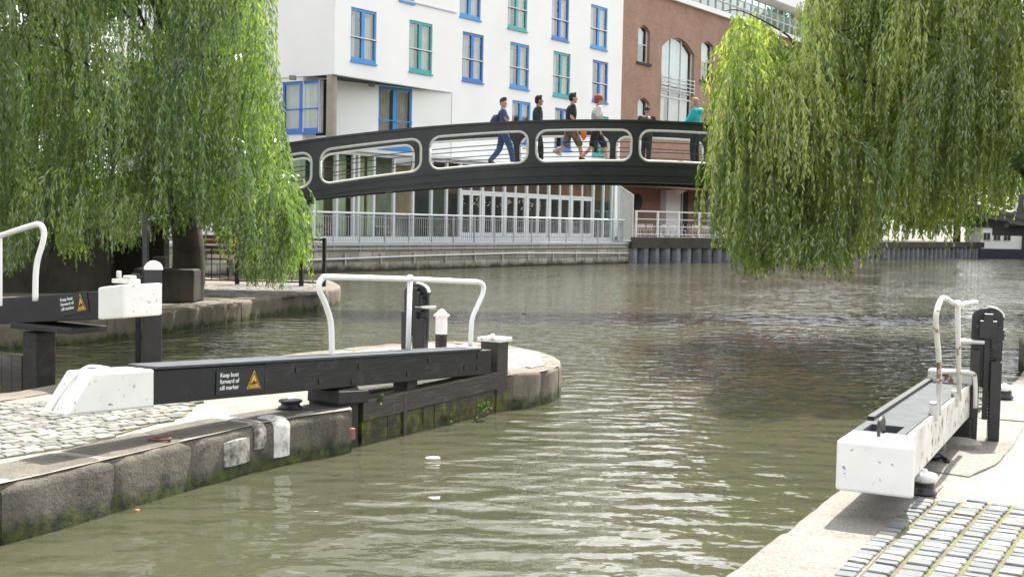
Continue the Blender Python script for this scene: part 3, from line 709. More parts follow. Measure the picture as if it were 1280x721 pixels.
# parapet coping, glazed rooftop storey
ax = (FB.d, FB.n, UPV)
w = MB(); w.box(FB.pt((b0+b1)/2+1.6, .02, bz+.18), (b1-b0-3.2, .5, .36), ax); w.build('parapet_fascia', M['white_render'], t)
PF = FB.shift(-1.6)
w = MB(); pz = bz+2.9; p0 = FB.pix(846, 3)[0]-2; w.box(PF.pt((p0+b1)/2, .5, pz+.35), (b1-p0, 1.6, .7), ax); w.build('roof_fascia', M['white_render'], t)
w = MB(); w.face([PF.pt(p0, -.05, bz), PF.pt(b1, -.05, bz), PF.pt(b1, -.05, pz), PF.pt(p0, -.05, pz)]); w.build('roof_glazing', M['glass_teal'], t)
w = MB(); w.box(PF.pt((p0+b1)/2, -1.2, (bz+pz)/2), (b1-p0, .1, pz-bz), ax); w.build('inner_wall', M['soffit'], t)
s_ = p0; w = MB()
while s_ < b1: w.box(PF.pt(s_, 0, (bz+pz)/2), (.12, .1, pz-bz), ax); s_ += 1.25
for fr in (.33, .62): w.box(PF.pt((p0+b1)/2, .003, bz+(pz-bz)*fr), (b1-p0, .1, .07), ax)
w.build('roof_mullions', M['white_metal'], t)
# open ground floor behind the terrace
GB = FB.shift(-3.6)
def gs(x): return GB.pix(x, 260)[0]
w = MB(); w.box(GB.pt((gs(770)+b1)/2, 0, (1.18+z_g)/2), (b1-gs(770), .2, z_g-1.18+.3), ax); w.build('ground_floor_wall', brick('ground_floor_brick', DW, (.42, .215, .135), (.31, .15, .09), (.31, .26, .22)), t)  # same brick and mortar colours as the wall above
for x0, x1 in ((824, 842), (882, 900), (935, 952)):
    a, b = gs(x0), gs(x1); w = MB(); w.box(GB.pt((a+b)/2, .35, (1.18+z_g)/2), (b-a, .5, z_g-1.18), ax); w.build('pier', M['white_render'], t)
w = MB(); w.box(GB.pt((gs(843)+gs(858))/2, .12, (1.18+z_g)/2), (gs(858)-gs(843), .06, z_g-1.18), ax); o = w.build('window', M['interior'], t)
w = MB(); w.box(GB.pt(gs(850), .17, (1.18+z_g)/2), (.15, .06, z_g-1.18), ax); w.build('frame', M['white_metal'], o)
w = MB(); q = [GB.pix(x, y, 1.6) for x, y in ((838, 222), (878, 222), (843, 243), (838, 243))]; w.prism([GB.pt(a, 1.6, z) for a, z in q], FB.n*.5); w.build('stair_soffit', M['white_render'], t)
w = MB(); s_, z_ = GB.pix(797, 253, .15); w.tube([GB.pt(s_, .1, z_), GB.pt(s_, .2, z_)], .62, 24); w.build('round_window', M['interior'], t)
# terrace
t = thing('terrace_railing', 'white three-bar railing around the cafe terrace under the brick building', 'railing', C1)
TD = (C2-C1).normalized(); TF = Fac(C1, TD); TL = (C2-C1).length; tz0 = 1.18; tz1 = TF.pix(800, 264)[1]
w = MB()
for fr in (1.0, .70, .42, .12): w.bar(TF.pt(.4, .1, tz0+(tz1-tz0)*fr), TF.pt(TL, .1, tz0+(tz1-tz0)*fr), .07, .08 if fr == 1 else .05)
w.build('rail_bars', M['bridge_white'], t)
for k in range(7): w = MB(); w.box(TF.pt(.5+k*(TL-.6)/6, .1, (tz0+tz1)/2-.1), (.13, .1, tz1-tz0+.2), (TF.d, TF.n, UPV)); w.build('post', M['bridge_white'], t)
slab('terrace_ground', [C1-TF.n*.2, C2-TF.n*.2, C2+Vector((14, 30, 0)), C1+Vector((6, 22, 0))], 1.175, M['darkstone'], .5)
def cafe_chair(loc, rz, label):
    r_ = thing('cafe_chair', label, 'chair', loc, 'steel cafe chairs on the terrace', rz)
    w = MB(); w.box((0, 0, .46), (.42, .42, .03)); w.build('seat', M['steel'], r_, local=True)
    w = MB()
    for y in (-.2, .2): w.tube([(-.2, y, .46), (-.26, y, .85)], .018, 6)
    for z in (.6, .7, .8): w.box((-.235, 0, z), (.02, .4, .05))
    w.build('backrest', M['steel'], r_, local=True)
    for x in (-.18, .18):
        for y in (-.18, .18): w = MB(); w.tube([(x, y, .45), (x*1.25, y*1.1, 0)], .016, 6); w.build('leg', M['steel'], r_, local=True)
    return r_
def cafe_table(loc, label):
    r_ = thing('cafe_table', label, 'table', loc, 'steel cafe tables on the terrace')
    w = MB(); w.lathe([(.02, .72), (.36, .72), (.37, .735), (.36, .75), (.02, .75)], (0, 0, 0), 20); w.build('table_top', M['steel'], r_, local=True)
    w = MB(); w.tube([(0, 0, .05), (0, 0, .72)], .03, 8); w.lathe([(.25, 0), (.25, .03), (.04, .06)], (0, 0, 0), 16); w.build('pedestal', M['steel'], r_, local=True)
    return r_
ccl = 'silver slatted cafe chair at a round table on the railed terrace'
ctl = 'small round steel cafe table on the railed terrace under the brick building'
k = 0
for i in range(6):
    c = TF.pt(1.3+i*1.45, -1.5-(i % 2)*.6, tz0)
    cafe_table(c, ctl)
    for dx, rz in ((-.62, 0), (.62, math.pi), (.1, math.pi/2)):
        p = c+Vector((dx, (-.6 if dx == .1 else .1), 0)); cafe_chair(p, rz+random.uniform(-.3, .3), ccl)
# ================================================================== footbridge
th_ = R(9); BD = (math.cos(th_), math.sin(th_))
b0p = P(820, 204, 31.6); BR = Fac((b0p.x, b0p.y), BD)       # near girder, s=0 at the crown
def zc(z0, k): return lambda s: z0-k*s*s
GT = zc(BR.pix(820, 153)[1], .0095); GB_ = zc(BR.pix(820, 226.8)[1], .0080)
OT = zc(BR.pix(820, 163.6)[1], .0101); OB = zc(BR.pix(820, 202)[1], .0109)
stan = [BR.pix(x, 195)[0] for x in (395, 534, 665.5, 794)]
pit = (stan[3]-stan[0])/3; stan = [stan[0]+pit*k for k in range(-2, 9)]
t = thing('footbridge', 'arched black iron footbridge with white rimmed openings over the canal', 'bridge', BR.pt(0, 0, 0))
def girder(F, sign, st, trim_off):
    w = MB(); r_ = .26; hw = .115; TH = .10
    def quad(s0, s1, a0, a1, b0, b1):          # from z a to z b
        lo0, lo1, hi0, hi1 = F.pt(s0, 0, a0), F.pt(s1, 0, a1), F.pt(s0, 0, b0), F.pt(s1, 0, b1); e = F.n*-TH
        w.raw([lo0, lo1, hi1, hi0, lo0+e, lo1+e, hi1+e, hi0+e], [[0, 1, 2, 3], [7, 6, 5, 4], [0, 4, 5, 1], [3, 2, 6, 7]])
    openings = []
    for s in st:
        quad(s-hw, s, GB_(s-hw), GB_(s), GT(s-hw), GT(s)); quad(s, s+hw, GB_(s), GB_(s+hw), GT(s), GT(s+hw))
        for q in (s-hw, s+hw): w.face([F.pt(q, 0, OB(q)), F.pt(q, 0, OT(q)), F.pt(q, -TH, OT(q)), F.pt(q, -TH, OB(q))])
    for s0, s1 in zip(st, st[1:]):
        a, b = s0+hw, s1-hw; S = [a+r_*(1-math.cos(k*math.pi/12)) for k in range(7)]
        S = S+[a+r_+(b-a-2*r_)*k/8 for k in range(1, 8)]+[b-r_*(1-math.cos(k*math.pi/12)) for k in range(6, -1, -1)]
        def cut(s):
            d = min(s-a, b-s)
            return 0 if d >= r_ else r_-math.sqrt(max(0, r_*r_-(r_-d)**2))
        tp = [F.pt(s, trim_off, OT(s)-cut(s)) for s in S]; bt = [F.pt(s, trim_off, OB(s)+cut(s)) for s in S]
        for p, q in zip(S, S[1:]):
            quad(p, q, GB_(p), GB_(q), OB(p)+cut(p), OB(q)+cut(q)); quad(p, q, OT(p)-cut(p), OT(q)-cut(q), GT(p), GT(q))
        openings.append(tp+bt[::-1]+[tp[0]])
    go = w.build('girder', M['bridge_black'], t)
    fl = MB(); sl = np.linspace(st[0], st[-1], 50)
    for p, q in zip(sl, sl[1:]):
        zz = lambda s: OB(s)-.10
        fl.bar(F.pt(p, -.05, GT(p)+.02), F.pt(q, -.05, GT(q)+.02), .20, .05)
    fl.build('handrail_flange', M['bridge_black'], t); fl = MB()
    for p, q in zip(sl, sl[1:]): fl.bar(F.pt(p, -.03, GB_(p)-.02), F.pt(q, -.03, GB_(q)-.02), .26, .05)
    fl.build('bottom_flange', M['bridge_black'], t); fl = MB()
    for p, q in zip(sl, sl[1:]): fl.bar(F.pt(p, .03, zz(p)), F.pt(q, .03, zz(q)), .03, .04)
    fl.build('moulding', M['bridge_black'], t); fl = MB()
    for p, q in zip(sl, sl[1:]): fl.bar(F.pt(p, .02, (GB_(p)+zz(p))/2-.05), F.pt(q, .02, (GB_(q)+zz(q))/2-.05), .03, .03)
    fl.build('moulding', M['bridge_black'], t)
    for op in openings: w = MB(); w.tube(op, .032, 8); w.build('opening_rim', M['bridge_white'], t, smooth=True)
    rd = MB()
    for fr in (.30, .62):
        z_ = lambda s: OB(s)+(OT(s)-OB(s))*fr
        rd.tube([F.pt(s, -.05, z_(s)) for s in sl], .013, 6)
    rd.build('tie_rod', M['bridge_black'], t)
girder(BR, 1, stan, .01)
BF = BR.shift(-2.5); girder(BF, 1, stan, .01)
w = MB(); sl = np.linspace(stan[0], stan[-1], 40); ZDK = lambda s: OB(s)-.03
for p, q in zip(sl, sl[1:]):
    w.prism([BR.pt(p, -.12, ZDK(p)), BR.pt(q, -.12, ZDK(q)), BR.pt(q, -2.48, ZDK(q)), BR.pt(p, -2.48, ZDK(p))], (0, 0, -.12))
w.build('deck', M['concrete'], t)
w = MB()
for s in np.arange(stan[0]+.4, stan[-1], 1.0): w.box(BR.pt(s, -1.3, ZDK(s)-.26), (.12, 2.3, .26), (BR.d, BR.n, UPV))
w.build('cross_beam', M['bridge_black'], t)
for s, nm in ((stan[0], 'left'), (stan[-1], 'right')):
    pass
t2 = thing('bridge_abutment', 'dark stone abutment carrying the left end of the footbridge behind the willow', 'abutment', BR.pt(stan[0]-1.5, -1.2, 0))
w = MB(); w.box(BR.pt(stan[0]-1.6, -1.3, 1.0), (4.2, 3.2, 2.6+OB(stan[0])-1.3), (BR.d, BR.n, UPV)); w.build('wall', M['darkstone'], t2)
t2 = thing('bridge_abutment', 'stone abutment carrying the right end of the footbridge behind the hanging willow', 'abutment', BR.pt(stan[-1]+1.5, -1.2, 0))
w = MB(); w.box(BR.pt(stan[-1]+1.6, -1.3, .8), (4.2, 3.2, 2.6+OB(stan[-1])-1.3), (BR.d, BR.n, UPV)); w.build('wall', M['darkstone'], t2)
# ================================================================== people
def remesh(o, vox, sm=4):
    r_ = o.modifiers.new('r', 'REMESH'); r_.mode = 'VOXEL'; r_.voxel_size = vox
    s_ = o.modifiers.new('s', 'SMOOTH'); s_.factor = .5; s_.iterations = sm
    bpy.context.view_layer.update()
    dg = bpy.context.evaluated_depsgraph_get(); me = bpy.data.meshes.new_from_object(o.evaluated_get(dg))
    o.modifiers.clear(); old = o.data; o.data = me; me.name = o.name; bpy.data.meshes.remove(old); me.shade_smooth(); return o
def cloth(name, c, var=.12): return plain(name, c, .85, var, 9, bump=.3, bd=.006)
SKIN = plain('skin', (.50, .30, .21), .55, .05, 9, bump=0); SKIN2 = plain('skin_tan', (.38, .21, .14), .55, .05, 9, bump=0)
EYE_M = plain('eye_dark', (.02, .015, .012), .3, 0, 5, bump=0)
def limb(mb, pts, rs, n=12):
    mb.tube(smoothpath(pts, 3), [float(np.interp(k/3, range(len(rs)), rs)) for k in range((len(pts)-1)*3+1)], n)
    for p, r_ in zip(pts, rs): mb.ball(p, r_*.98, 10)
def person(label, loc, rz, sc, J, skin, hair, hairstyle, top, sleeves, bottom, legs, shoe, extra=None, head_turn=0, lean=0):
    """local frame: +x forward, +y to the person's left, z up; J = joints"""
    t = thing('person', label, 'person', loc, None, rz); t.scale = (sc*1.05,)*3
    V = Vector
    hip = J['hip']; ch = J['chest']; nk = J['neck']; hd = J['head']
    b = MB()
    b.stack([(hip.x, hip.y, hip.z-.10, .10, .15), (hip.x, hip.y, hip.z, .115, .165), (hip.x*.6+ch.x*.4, 0, hip.z+.16, .10, .14), (ch.x, 0, ch.z-.06, .12, .165), (ch.x, 0, ch.z+.08, .11, .175), ((ch.x+nk.x)/2, 0, nk.z-.05, .085, .14), (nk.x, 0, nk.z, .06, .065)], 16)
    b.tube([nk-V((0, 0, .04)), nk.lerp(hd, .7)], .055, 12)
    c, s = math.cos(head_turn), math.sin(head_turn)
    def hp(x, y, z): return hd+V((x*c-y*s, x*s+y*c, z))
    b.ball(hd+V((-.005*c, -.005*s, .02)), (.095, .080, .115), 16); b.ball(hp(.025, 0, -.05), (.068, .058, .068), 12)
    b.tube([hp(.085, 0, .02), hp(.112, 0, -.018), hp(.09, 0, -.028)], [.010, .016, .012], 8)
    for q in (-1, 1): b.ball(hp(-.005, q*.082, -.005), (.020, .012, .032), 8); b.ball(hp(.078, q*.028, .012), .012, 6)
    b.ball(hp(.085, 0, -.058), (.012, .025, .009), 8); b.ball(hp(.075, 0, -.095), (.02, .022, .018), 8)
    for q, sd_ in ((1, 'l'), (-1, 'r')):
        sh, el, wr = J['sh'+sd_], J['el'+sd_], J['wr'+sd_]
        limb(b, [sh, el, wr], [.052, .042, .028]); dr = (wr-el).normalized()
        sdv = V((0, 0, 1)).cross(dr); sdv = sdv.normalized() if sdv.length > .1 else V((0, 1, 0))*1.0
        hb = wr+dr*.045; b.tube([wr, hb, wr+dr*.09], [(.030, .022), (.042, .020), (.040, .016)], 10)
        fw = dr.cross(sdv)
        for k, L_ in enumerate((.062, .075, .070, .055)):
            f0 = wr+dr*.085+sdv*(.030-.020*k); f1 = f0+dr*L_*.55; f2 = f1+(dr*.8+fw*q*.35)*L_*.5; b.tube([f0-dr*.02, f1, f2], [.0095, .0088, .007], 6)
        b.tube([wr+dr*.03+sdv*.03, wr+dr*.06+sdv*.055, wr+dr*.09+sdv*.06], [.013, .011, .008], 6)
        hj, kn, an = J['hj'+sd_], J['kn'+sd_], J['an'+sd_]
        limb(b, [hj, kn, an], [.085, .055, .038]); b.tube([an, J['to'+sd_]-V((0, 0, .0))], [.04, .03], 10)
    o = remesh(b.build('body', skin, t, local=True), .009, 3)
    e = MB()
    for q in (-1, 1): e.ball(hp(.091, q*.028, .014), (.006, .011, .007), 8)
    e.build('eyes', EYE_M, t, local=True)
    h = MB()
    if hairstyle == 'short': h.ball(hp(-.018, 0, .045), (.100, .090, .108), 14); h.ball(hp(-.045, 0, 0), (.070, .082, .085), 12); h.tube([hp(.03, -.05, .13), hp(.06, 0, .125), hp(.03, .05, .13)], .026, 8)
    elif hairstyle == 'cap': h.ball(hp(-.01, 0, .055), (.105, .094, .095), 14); h.tube([hp(.08, -.02, .07), hp(.15, 0, .058)], [(.05, .012), (.04, .008)], 10)
    elif hairstyle == 'beanie': h.ball(hp(-.02, 0, .055), (.122, .108, .115), 14); h.lathe([(.100, 0), (.110, .02), (.106, .045)], hp(-.01, 0, .02), 16); h.ball(hp(-.07, 0, -.01), (.07, .09, .08), 12)
    else: h.ball(hp(-.02, 0, .02), (.14, .135, .15), 14); h.ball(hp(-.05, 0, -.10), (.14, .18, .12), 12); h.ball(hp(-.06, 0, -.20), (.15, .22, .12), 12)
    remesh(h.build({'cap': 'cap', 'beanie': 'beanie', 'hood': 'hood'}.get(hairstyle, 'hair'), hair, t, local=True), .010, 2)
    s_ = MB(); wl = hip.z-.02
    s_.stack([(hip.x, 0, wl-.08, .135, .178), (hip.x, 0, wl+.05, .130, .172), (hip.x*.6+ch.x*.4, 0, hip.z+.17, .125, .165), (ch.x, 0, ch.z-.05, .138, .185), (ch.x, 0, ch.z+.08, .128, .192), ((ch.x+nk.x)/2, 0, nk.z-.05, .10, .16), (nk.x-.005, 0, nk.z-.015, .068, .075)], 18)
    for sd_ in 'lr':
        sh, el, wr = J['sh'+sd_], J['el'+sd_], J['wr'+sd_]
        if sleeves == 'short': limb(s_, [sh, sh.lerp(el, .7)], [.072, .066])
        elif sleeves == 'long': limb(s_, [sh, el, el.lerp(wr, .93)], [.082, .070, .052])
    remesh(s_.build('shirt' if sleeves != 'long' else 'jacket', top, t, local=True), .012, 4)
    p = MB(); p.stack([(hip.x, 0, hip.z-.12, .12, .165), (hip.x, 0, hip.z+.03, .128, .172), (hip.x, 0, hip.z+.07, .122, .165)], 16)
    for sd_ in 'lr':
        hj, kn, an = J['hj'+sd_], J['kn'+sd_], J['an'+sd_]
        if legs == 'shorts': limb(p, [hj, hj.lerp(kn, 1.0)+V((0, 0, .02))], [.115, .092])
        else: limb(p, [hj, kn, an+V((0, 0, .02))], [.108, .080, .062])
    remesh(p.build('shorts' if legs == 'shorts' else 'trousers', bottom, t, local=True), .012, 4)
    for sd_ in 'lr':
        q = MB(); an, to = J['an'+sd_], J['to'+sd_]; dr = (to-an); dr2 = V((dr.x, dr.y, 0)) if dr.length < 1 else dr
        q.ball(an+V((0, 0, -.01)), (.055, .045, .05), 10); q.tube([an-dr*.25+V((0, 0, -.035)), an.lerp(to, .5)+V((0, 0, -.02)), to], [.042, .045, .03], 10)
        remesh(q.build('shoe', shoe, t, local=True), .010, 2)
    return t
def pose(hipz=.93, lean=.0, stride=0, arms=None, back_heel=0, shx=0):
    V = Vector; hip = V((0, 0, hipz)); ch = V((lean*.6, 0, hipz+.36)); nk = V((lean, 0, hipz+.54)); hd = V((lean+.03, 0, hipz+.70))
    J = dict(hip=hip, chest=ch, neck=nk, head=hd)
    for q, s_ in ((1, 'l'), (-1, 'r')):
        sh = V((lean*.85+shx, q*.185, hipz+.49)); J['sh'+s_] = sh
        J['el'+s_] = sh+V((-.03, q*.05, -.29)); J['wr'+s_] = sh+V((.06, q*.03, -.53))
        d = q*stride
        J['hj'+s_] = V((.0, q*.09, hipz-.02)); fx = d*.36
        if d >= 0: J['kn'+s_] = V((fx*.62+.03, q*.09, hipz-.44)); J['an'+s_] = V((fx, q*.09, .08))
        else: J['kn'+s_] = V((fx*.35+.02, q*.09, hipz-.45)); J['an'+s_] = V((fx*1.15, q*.09, .10+back_heel*.22))
        J['to'+s_] = J['an'+s_]+V((.17, 0, -.04 if d >= 0 else -.06-.05*back_heel))
    if arms: J.update({k: hip+V(v) for k, v in arms.items()})
    return J
def on_bridge(px, off): s = BR.shift(-off).pix(px, 195)[0]; return BR.pt(s, -off, ZDK(s))
hz = th_; 
person('walking person in blue short sleeved shirt and jeans, hands clasped, facing the camera', on_bridge(628, 1.1), hz, 1.0,
       pose(.90, -.02, -.72, dict(ell=(.10, .24, .22), wrl=(.30, .10, .20), elr=(.08, -.25, .22), wrr=(.32, -.02, .22)), .2), SKIN, cloth('grey_hair', (.05, .045, .04)), 'short', cloth('blue_shirt', (.07, .10, .20)), 'short', cloth('jeans', (.06, .11, .22)), 'long', cloth('dark_shoe', (.03, .03, .035)), head_turn=-1.0)
person('dark haired person in a black jacket, in profile behind a bridge stanchion', on_bridge(671, 1.0), hz, .99,
       pose(.93, .0, .35, dict(ell=(-.02, .26, .2), wrl=(.1, .22, .0))), SKIN2, cloth('black_hair', (.02, .018, .018)), 'short', cloth('black_jacket', (.025, .025, .03)), 'long', cloth('dark_trousers', (.03, .035, .04)), 'long', cloth('dark_shoe', (.03, .03, .035)))
t = person('person in black T-shirt and camouflage shorts striding, one foot pushed off behind', on_bridge(712, 1.2), hz, 1.03,
       pose(.93, .03, -.85, dict(ell=(.02, .24, .2), wrl=(.24, .2, .05), elr=(-.02, -.26, .2), wrr=(.20, -.25, -.02)), 1.1), SKIN, cloth('brown_hair', (.035, .025, .02)), 'short', cloth('black_tshirt', (.018, .018, .022)), 'short', cloth('camouflage', (.16, .14, .10), .7), 'shorts', cloth('white_shoe', (.5, .47, .45)))
t = person('striding person in red knitted beanie, grey vest, white T-shirt and black shorts', on_bridge(744, 1.1), hz, 1.0,
       pose(.92, .04, .95, dict(ell=(-.02, .25, .2), wrl=(.12, .2, -.02), elr=(.0, -.25, .2), wrr=(.05, -.27, -.06)), .2), SKIN, cloth('red_knit', (.33, .07, .05), .3), 'beanie', cloth('white_tshirt', (.6, .6, .6)), 'short', cloth('black_shorts', (.02, .02, .025)), 'shorts', cloth('dark_shoe', (.03, .03, .035)))
vm = MB(); vm.stack([(.0, 0, .84, .142, .186), (.0, 0, .98, .138, .180), (.02, 0, 1.10, .134, .176), (.024, 0, 1.24, .146, .186), (.03, 0, 1.36, .132, .15), (.035, 0, 1.43, .10, .11)], 18)
o = vm.build('vest', cloth('grey_vest', (.30, .33, .37)), t, smooth=True, local=True)
person('person in dark jacket and cap leaning on the far bridge parapet, back turned', on_bridge(807, 1.95), hz+1.25, .90,
       pose(.93, .14, .1, dict(ell=(.28, .24, .25), wrl=(.42, .10, .2), elr=(.28, -.24, .25), wrr=(.42, -.10, .2)), 0), SKIN2, cloth('dark_cap', (.04, .038, .04)), 'cap', cloth('dark_hooded_jacket', (.035, .03, .04)), 'long', cloth('charcoal_trousers', (.03, .03, .035)), 'long', cloth('dark_shoe', (.03, .03, .035)), head_turn=-.5)
person('person in a bright turquoise rain jacket, half hidden by the right willow', on_bridge(869, 1.0), hz+2.6, 1.0,
       pose(.93, .03, .1, dict(ell=(.16, .24, .22), wrl=(.30, .05, .2), elr=(.16, -.24, .22), wrr=(.30, -.05, .2)), 0), SKIN, cloth('fair_hair', (.35, .27, .16)), 'short', cloth('turquoise_jacket', (.03, .42, .46)), 'long', cloth('navy_trousers', (.02, .025, .04)), 'long', cloth('dark_shoe', (.03, .03, .035)))
t_ = [o for o in bpy.data.objects if o.name.startswith('person') and 'dark haired' in o.get('label', '')][0]
w = MB(); w.tube(smoothpath([(.03, -.165, 1.42), (.03, -.195, 1.2), (.02, -.20, .95)], 5), .022, 8); w.build('purple_stripe', cloth('purple', (.12, .06, .35)), t_, smooth=True, local=True)
t_ = [o for o in bpy.data.objects if o.name.startswith('person') and 'turquoise' in o.get('label', '')][0]
w = MB(); w.ball((-.10, 0, 1.42), (.10, .14, .09), 14); w.build('hood', cloth('turquoise_cloth', (.03, .42, .46)), t_, smooth=True, local=True)
t = thing('backpack', 'dark blue backpack on the back of the person in the blue shirt', 'backpack', on_bridge(628, 1.1), None, hz)
w = MB(); w.stack([(-.20, 0, .92, .07, .13), (-.24, 0, 1.0, .11, .15), (-.24, 0, 1.2, .11, .15), (-.20, 0, 1.36, .07, .12)], 16); w.build('bag', cloth('navy_bag', (.045, .05, .11)), t, smooth=True, local=True)
w = MB()
for y in (-.13, .13): w.tube(smoothpath([(-.14, y, 1.36), (-.02, y, 1.45), (.115, y, 1.33), (.12, y, 1.15), (.0, y*1.4, 1.0), (-.15, y, .98)], 4), .018, 8)
w.build('strap', cloth('navy_strap', (.03, .035, .07)), t, local=True)
p = on_bridge(729, .95); t = thing('orange_bag', 'small bright orange bag hanging from a hand of the person in camouflage shorts', 'bag', p, None, hz)
w = MB(); w.stack([(0, 0, .62, .02, .02), (0, 0, .70, .07, .035), (0, 0, .84, .09, .04), (.0, 0, .92, .05, .02), (0, 0, .96, .012, .012)], 14); w.build('bag', plain('orange_plastic', (.8, .2, .03), .5, .1, 5), t, smooth=True, local=True)
# ================================================================== lock gates
def text(s, size, mat, root, M4, name='lettering', align='LEFT', sp=1.0):
    cu = bpy.data.curves.new(name, 'FONT'); cu.body = s; cu.size = size; cu.extrude = .0015; cu.align_x = align; cu.space_line = sp; cu.offset = .0004
    o = bpy.data.objects.new(name, cu); COL.objects.link(o); bpy.context.view_layer.update()
    me = bpy.data.meshes.new_from_object(o.evaluated_get(bpy.context.evaluated_depsgraph_get()))
    bpy.data.objects.remove(o); bpy.data.curves.remove(cu)
    me.transform(M4); me.transform(Matrix.Translation(-Vector(root['_org']))); me.materials.clear(); me.materials.append(mat)
    o = bpy.data.objects.new(name, me); COL.objects.link(o); o.parent = root; o['_org'] = tuple(root['_org']); return o
def frame_mat(origin, X, Z): X = X.normalized(); Z = (Z-X*Z.dot(X)).normalized(); Y_ = X.cross(Z); return Matrix((X, Z, -Y_ if False else X.cross(Z))).transposed().to_4x4(), origin
def sign(root, o_, X, Z, nrm, w_, h_, fs):
    """black plate: o_ = lower left corner on the face"""
    pl = MB(); q = o_+nrm*.004; pl.prism([q, q+X*w_, q+X*w_+Z*h_, q+Z*h_], nrm*.004); s_ = pl.build('sign_plate', M['sign_black'], root)
    m4 = Matrix((X, Z, nrm)).transposed().to_4x4(); m4.translation = o_+nrm*.010+X*(w_*.07)+Z*(h_*.70)
    text('Keep boat\nforward of\ncill marker', fs, M['sign_white'], s_, m4, sp=1.02)
    tr = MB(); c0 = o_+nrm*.011+X*(w_*.62)+Z*(h_*.13); B = w_*.30; H = h_*.76
    tr.prism([c0, c0+X*B, c0+X*B/2+Z*H], nrm*.002); tr.build('warning_triangle', M['sign_yellow'], s_)
    bd = MB(); k = .08; a_ = c0+nrm*.004; P0, P1, P2 = a_+X*B*k+Z*H*k*.7, a_+X*B*(1-k)+Z*H*k*.7, a_+X*B/2+Z*H*(1-1.6*k)
    for p, r_ in ((P0, P1), (P1, P2), (P2, P0)): bd.bar(p, r_, .004, .006, nrm)
    bp = a_+X*B*.28+Z*H*.22; bd.prism([bp+X*B*.0, bp+X*B*.40+Z*H*.04, bp+X*B*.46+Z*H*.16, bp+X*B*.30+Z*H*.13, bp+X*B*.2+Z*H*.26, bp+X*B*.10+Z*H*.1, bp-X*B*.04+Z*H*.10], nrm*.002)
    bd.bar(bp-X*B*.08-Z*H*.06, bp+X*B*.5-Z*H*.03, .004, .006, nrm)
    bd.build('warning_symbol', M['sign_black'], s_)
    return s_
gd = Vector((.588, 1, 0)).normalized(); gn = Vector((gd.y, -gd.x, 0))
def gl(Y): return Vector((-1.6+.588*(Y-12.4), Y, 0))       # front face line of the middle beam
def bz_(Y): return .355-(Y-9.3)*.058
t = thing('lock_gate', 'middle lock gate with a long black balance beam, white beam end and white handrail', 'lock gate', gl(12.4)+Vector((0, 0, 0)))
BWD = .31; BH = .29
def beam_ring(Y, z0=None, h=BH):
    p = gl(Y); z = bz_(Y) if z0 is None else z0; return [p+Vector((0, 0, z)), p-gn*BWD+Vector((0, 0, z)), p-gn*BWD+Vector((0, 0, z+h)), p+Vector((0, 0, z+h))]
def loft(mb, rings):
    n = len(rings[0]); vs = sum(rings, [])
    mb.raw(vs, [[k for k in range(n)][::-1], [len(vs)-n+k for k in range(n)]]+[[i*n+k, i*n+(k+1) % n, (i+1)*n+(k+1) % n, (i+1)*n+k] for i in range(len(rings)-1) for k in range(n)])
yb = 10.02
w = MB(); loft(w, [beam_ring(y) for y in (yb, 11.2)]); w.build('balance_beam', M['tar'], t, bevel=.008)
w = MB(); loft(w, [beam_ring(y, None, BH+.01) for y in (11.2, 12.6, 14.72)]); w.build('beam_timber', M['timber'], t, bevel=.01)
w = MB(); r0_ = beam_ring(9.12, bz_(9.12), .30); r1_ = beam_ring(9.25, bz_(9.25), .30); tipr = [beam_ring(9.27)[0]+Vector((0, 0, -.02)), beam_ring(9.27)[1]+Vector((0, 0, -.02)), beam_ring(9.48)[2]+Vector((0, 0, .01)), beam_ring(9.48)[3]+Vector((0, 0, .01))]
e2 = [v+Vector((0, 0, .012*(1 if k > 1 else -1)))+gn*(.012 if k in (0, 3) else -.012) for k, v in enumerate(beam_ring(yb+.004))]
loft(w, [tipr, e2]); w.build('white_beam_end', M['chip_white'], t, bevel=.018, seg=3)
tm = [(a+b)/2 for a, b in ((tipr[3], tipr[2]), (tipr[0], tipr[1]))]; dn = -gd
w = MB(); w.tube(smoothpath([tm[0]+gd*.30+UPV*.0, tm[0]+gd*.10+UPV*.035, tm[0]+dn*.03+UPV*.0-UPV*.02, tm[0].lerp(tm[1], .5)+dn*.045, tm[1]+UPV*.03+dn*.02], 5), .011, 8); w.build('lifting_strap', M['rust_white'], t, smooth=True)
tb = MB(); loft(tb, [[p+Vector((0, 0, .022)) if k > 1 else p for k, p in enumerate([beam_ring(y)[3]+gn*.02+Vector((0, 0, .012)), beam_ring(y)[2]-gn*.02+Vector((0, 0, .012)), beam_ring(y)[2]-gn*.02+Vector((0, 0, .012)), beam_ring(y)[3]+gn*.02+Vector((0, 0, .012))])] for y in (yb+.02, 12, 14.5)])
tb.build('walkway_board', M['beamtop'], t)
for Y, fr in ((11.6, .75), (11.9, .3), (12.35, .2), (12.45, .72), (13.2, .3), (13.55, .75), (14.2, .35), (14.45, .78), (14.45, .3)):
    w = MB(); p = gl(Y)+Vector((0, 0, bz_(Y)+BH*fr)); w.box(p+gn*.004, (.06, .012, .05), (gd, gn, UPV)); w.build('bolt_plate', M['black_iron'], t)
p0 = gl(10.62)+Vector((0, 0, bz_(10.62)+.015)); p1 = gl(11.1)+Vector((0, 0, bz_(11.1)+.015)); X_ = (p1-p0).normalized(); nn = gn; Z_ = nn.cross(X_).normalized()
if Z_.z < 0: Z_ = -Z_
sx0 = BR  # placeholder keeps names simple
Ya = Fac((gl(0).x, gl(0).y), (gd.x, gd.y))
def on_beam(px, py): s, z = Ya.pix(px, py); return Ya.pt(s, 0, z)
q0, q1, q2 = on_beam(269, 493.5), on_beam(329, 487.5), on_beam(269, 462)
